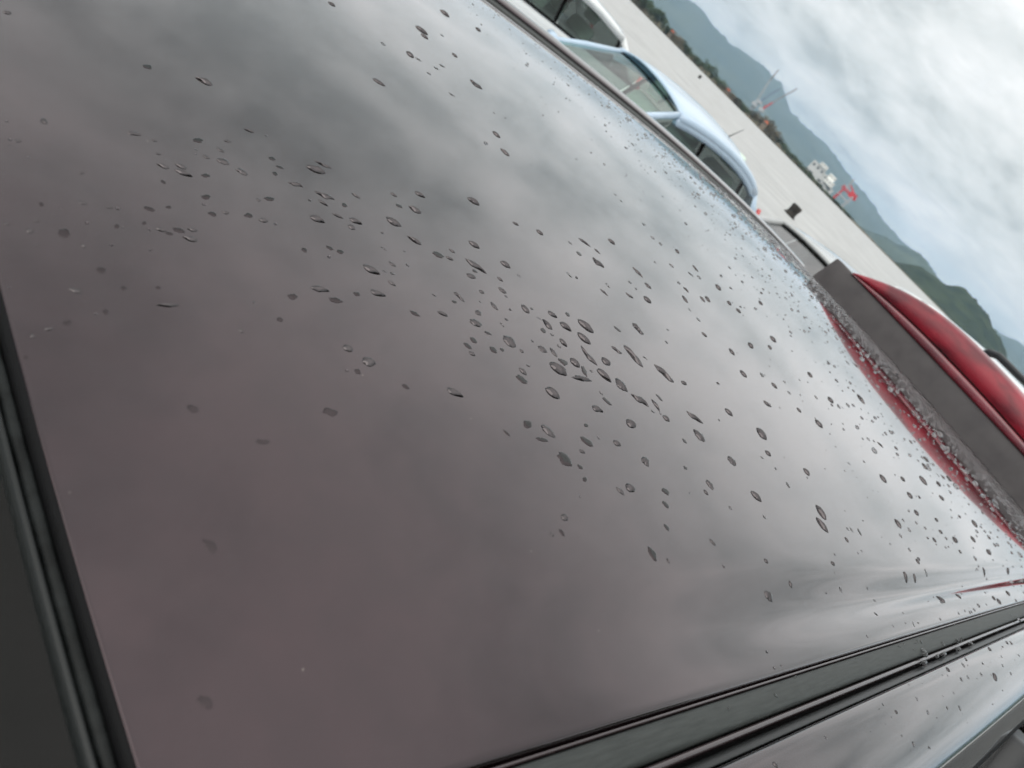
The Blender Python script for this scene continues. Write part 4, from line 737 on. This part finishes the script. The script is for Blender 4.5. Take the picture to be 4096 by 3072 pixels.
def drop_mesh(u, v, kind, seed, nseg=36, nring=6):
    rr = random.Random(seed); q = Vector((rr.uniform(0, 90), rr.uniform(0, 90), 0))
    lu, lv = u.length, v.length
    size = math.sqrt(max(1e-12, abs(u.x * v.y - u.y * v.x)))
    jag = {'j': .28, 'f': .24, 'w': .12, 'g': .2}.get(kind, .13)
    hr = {'f': .10, 'w': .26, 'g': .55, 'm': .46, 's': .42, 't': .40, 'T': .40, 'j': .32}.get(kind, .42)
    h = min(size * hr, .0019)
    ph = rr.uniform(0, 6.28); bend = rr.uniform(-.55, .55) if kind == 'w' else rr.uniform(-.15, .15)
    V = [];  F = []; fs = 1 if v.x * .81 + v.y * .58 > 0 else -1     # ridge shaped on the side away from the camera for a highlight streak
    def pt(a, r):
        s, t = math.cos(a) * r, math.sin(a) * r
        n1 = noise.noise(q + Vector((math.cos(a) * 1.3, math.sin(a) * 1.3, 0))); n2 = noise.noise(q + Vector((math.cos(a) * 3.6, math.sin(a) * 3.6, 5)))
        k = 1 + jag * (1.3 * n1 + 1.1 * n2) * r
        s *= k; t *= k
        if kind == 't': t *= lerp(.30, 1.12, smooth(-1.0, .45, s))
        if kind == 'T': t *= lerp(1.15, .28, smooth(-.35, .95, s))
        if kind == 'w':
            t = t * (.72 + .42 * math.cos(s * 4.2 + ph)) + bend * (s * s - .4) + .22 * math.sin(s * 3.1 + ph)
        elif kind == 'o': t = t * (1 - .30 * smooth(.25, 1.0, s)) + bend * (s * s - .3)
        elif kind not in 'fg': t += bend * (s * s - .3)
        return s, t
    for i in range(nring + 1):
        r = (1.0, .985, .90, .74, .52, .27, 0)[i] if nring == 6 else 1 - i / nring
        for a_ in range(nseg if r > 0 else 1):
            a = 2 * PI * a_ / nseg; s, t = pt(a, r)
            p = u * s + v * t
            pr = (1 - r ** 2.7) ** .74 if r < 1 else 0
            if kind in 'otTws': pr += .15 * math.exp(-((t - .28 * fs) / .22) ** 2) * (1 - r * r)
            if kind == 'f': pr = (1 - r ** 6) ** .6 if r < 1 else 0
            rip = 1 + (.30 if kind in 'jwg' else .14) * noise.noise(q + Vector((s * 2.4, t * 2.4, 9)))
            V.append((p.x, p.y, h * pr * rip))
        if i: 
            n0 = (i - 1) * nseg
            if r > 0: F += [(n0 + a, n0 + (a + 1) % nseg, i * nseg + (a + 1) % nseg, i * nseg + a) for a in range(nseg)]
            else: F += [(n0 + a, n0 + (a + 1) % nseg, len(V) - 1) for a in range(nseg)]
    n = len(V); V += [(x, y, -.0004) for x, y, z in V[:nseg]]
    F += [((a + 1) % nseg, a, n + a, n + (a + 1) % nseg) for a in range(nseg)]
    return V, F
def seat_on(V, x, y, kind):
    """lay a drop's points on the curved roof under it"""
    z0 = surf(x, y, kind); out = []
    gx = (surf(x + .002, y, kind) - surf(x - .002, y, kind)) / .004
    gy = 0.0
    if y > .004 or y < -.027: gy = (surf(x, y + .002, kind) - surf(x, y - .002, kind)) / .004
    return [(a, b, c + gx * a + gy * b) for a, b, c in V], z0
ents = []
for e_ in DROPS.split(';'):
    f_ = e_.split(','); ents.append((*[int(q) / 1e5 for q in f_[:6]], f_[6]))
rest = MB()
NIND = 300
def near_words(x, y):
    if y < -.024: return 'on the side rail below the moulding'
    if y < 0: return 'on the grey roof moulding'
    if x > .75: return 'on the roof near the red spoiler'
    if x > .42: return 'between the dense cluster and the spoiler'
    if y > .33: return 'on the roof towards the parked cars'
    if x < .06: return 'on the roof beside the windscreen seal'
    if x < .125: return 'in the loose group left of middle'
    if y < .075: return 'on the roof just above the moulding'
    if x < .185: return 'on mid roof before the dense cluster'
    return 'in the dense cluster on mid roof'
SH = {'o': 'oval water drop', 's': 'oval water drop', 'm': 'oval water drop', 'g': 'bead of water caught', 'f': 'flat water film', 'j': 'jagged water drop', 't': 'teardrop water drop', 'T': 'tailed water drop', 'w': 'wavy water streak'}
cls = {}
for i, (x, y, ux, uy, vx, vy, kd) in enumerate(ents):
    u = Vector((ux, uy, 0)); v = Vector((vx, vy, 0))
    if ux * vy - uy * vx < 0: v = -v
    if kd in 'os': u *= .94; v *= .92
    V, F = drop_mesh(u, v, kd, i * 3 + 1) if i < NIND else drop_mesh(u, v, kd, i * 3 + 1, 12, 3)
    V, z0 = seat_on(V, x, y, kd)
    if i < NIND:
        o = mk('water_drop', V, F, 'water' if kd in 'mg' else 'film' if kd == 'f' else 'drop', None, True, (x, y, z0 + .00002))
        size = math.sqrt(abs(ux * vy - uy * vx)) * 2000
        sw_ = 'large' if size > 5.2 else 'middling' if size > 3.0 else 'small' if size > 1.7 else 'tiny'
        cls.setdefault((sw_, SH[kd], near_words(x, y)), []).append((((o.location - CAM).dot(RT)) / (o.location - CAM).dot(FW), o))
    else:
        rest.add([(a + x, b + y, c + z0) for a, b, c in V], F)
for (sz_, sh_, nw_), lst in cls.items():
    lst.sort(key=lambda q: q[0])
    for i, (_, o) in enumerate(lst):
        lb = '%s %s %s' % (sz_, sh_, nw_) if len(lst) == 1 else '%s from left, %s %s %s' % (ORD[i], sz_, sh_, nw_)
        tag(o, lb, 'water drop', 'raindrops lying on the maroon car')
# fine spray too small to count: thickest towards the spoiler and along the far edge
placed = 0
def bead(x, y, r, el=1.0, an=0.0):
    n = 7; hh = r * rd.uniform(.45, .7); ca, sa = math.cos(an), math.sin(an); z0 = surf(x, y)
    V = []
    for rr_, hz in ((1, -.05), (.93, .42), (.55, .88)):
        for k in range(n):
            a = 2 * PI * k / n; p, q = math.cos(a) * r * rr_ * el, math.sin(a) * r * rr_
            V.append((x + p * ca - q * sa, y + p * sa + q * ca, z0 + hh * hz))
    V.append((x, y, z0 + hh))
    F = [(j * n + k, j * n + (k + 1) % n, (j + 1) * n + (k + 1) % n, (j + 1) * n + k) for j in range(2) for k in range(n)] + [(2 * n + k, 2 * n + (k + 1) % n, 3 * n) for k in range(n)]
    rest.add(V, F)
while placed < 5200:
    x = rd.uniform(.28, 1.925); y = rd.uniform(.004, 1.045)
    dens = .02 + .20 * smooth(.40, .95, x) + .75 * smooth(1.0, 1.7, x) + .10 * smooth(.55, .9, y) * smooth(.3, .6, x)
    cl_ = noise.noise(Vector((x * 9, y * 9, 3))) * .5 + .5
    if rd.random() > dens * (.35 + 1.1 * cl_): continue
    r = min(.0030, .00065 * math.exp(rd.gauss(.3, .5))) * lerp(1, 1.7, smooth(.7, 1.3, x))
    if x < .7: r *= .75
    bead(x, y, r, rd.uniform(1, 1.5), rd.uniform(0, PI)); placed += 1
for k in range(12000):
    x = 1.935 - .46 * rd.random() ** 1.5; y = rd.uniform(.004, 1.045)
    if noise.noise(Vector((x * 14, y * 14, 8))) < -.28: continue
    bead(x, y, min(.0034, .0011 * math.exp(rd.gauss(.05, .42))), rd.uniform(1, 1.6), rd.uniform(0, PI))
for k in range(260):
    x = .30 + 1.5 * rd.random() ** .8; d = rd.choice((rd.uniform(.003, .0125), rd.uniform(.028, .060))); bead(x, -d, .00035 * math.exp(rd.gauss(.2, .45)), rd.uniform(1, 1.6), rd.uniform(0, PI))
sp_ = rest.obj('rain_spray', 'water', None, True)
tag(sp_, 'fine spray of tiny rain beads over the maroon roof, thickest by the spoiler', 'water drops', kind='stuff')

# ================================================================== AIR
hz = bpy.data.materials.new('haze'); hz.use_nodes = True
hn = hz.node_tree.nodes; hn.clear()
pv = hn.new('ShaderNodeVolumePrincipled'); pv.inputs['Color'].default_value = (0.55, 0.775, 1.0, 1); pv.inputs['Density'].default_value = 1.15e-4
ho = hn.new('ShaderNodeOutputMaterial'); hz.node_tree.links.new(pv.outputs[0], ho.inputs['Volume'])
ho_ = MB().box(-9600, 9600, -9600, 9600, -8, 350).obj('haze', hz)
tag(ho_, 'thin bluish sea haze filling the air', kind='stuff')
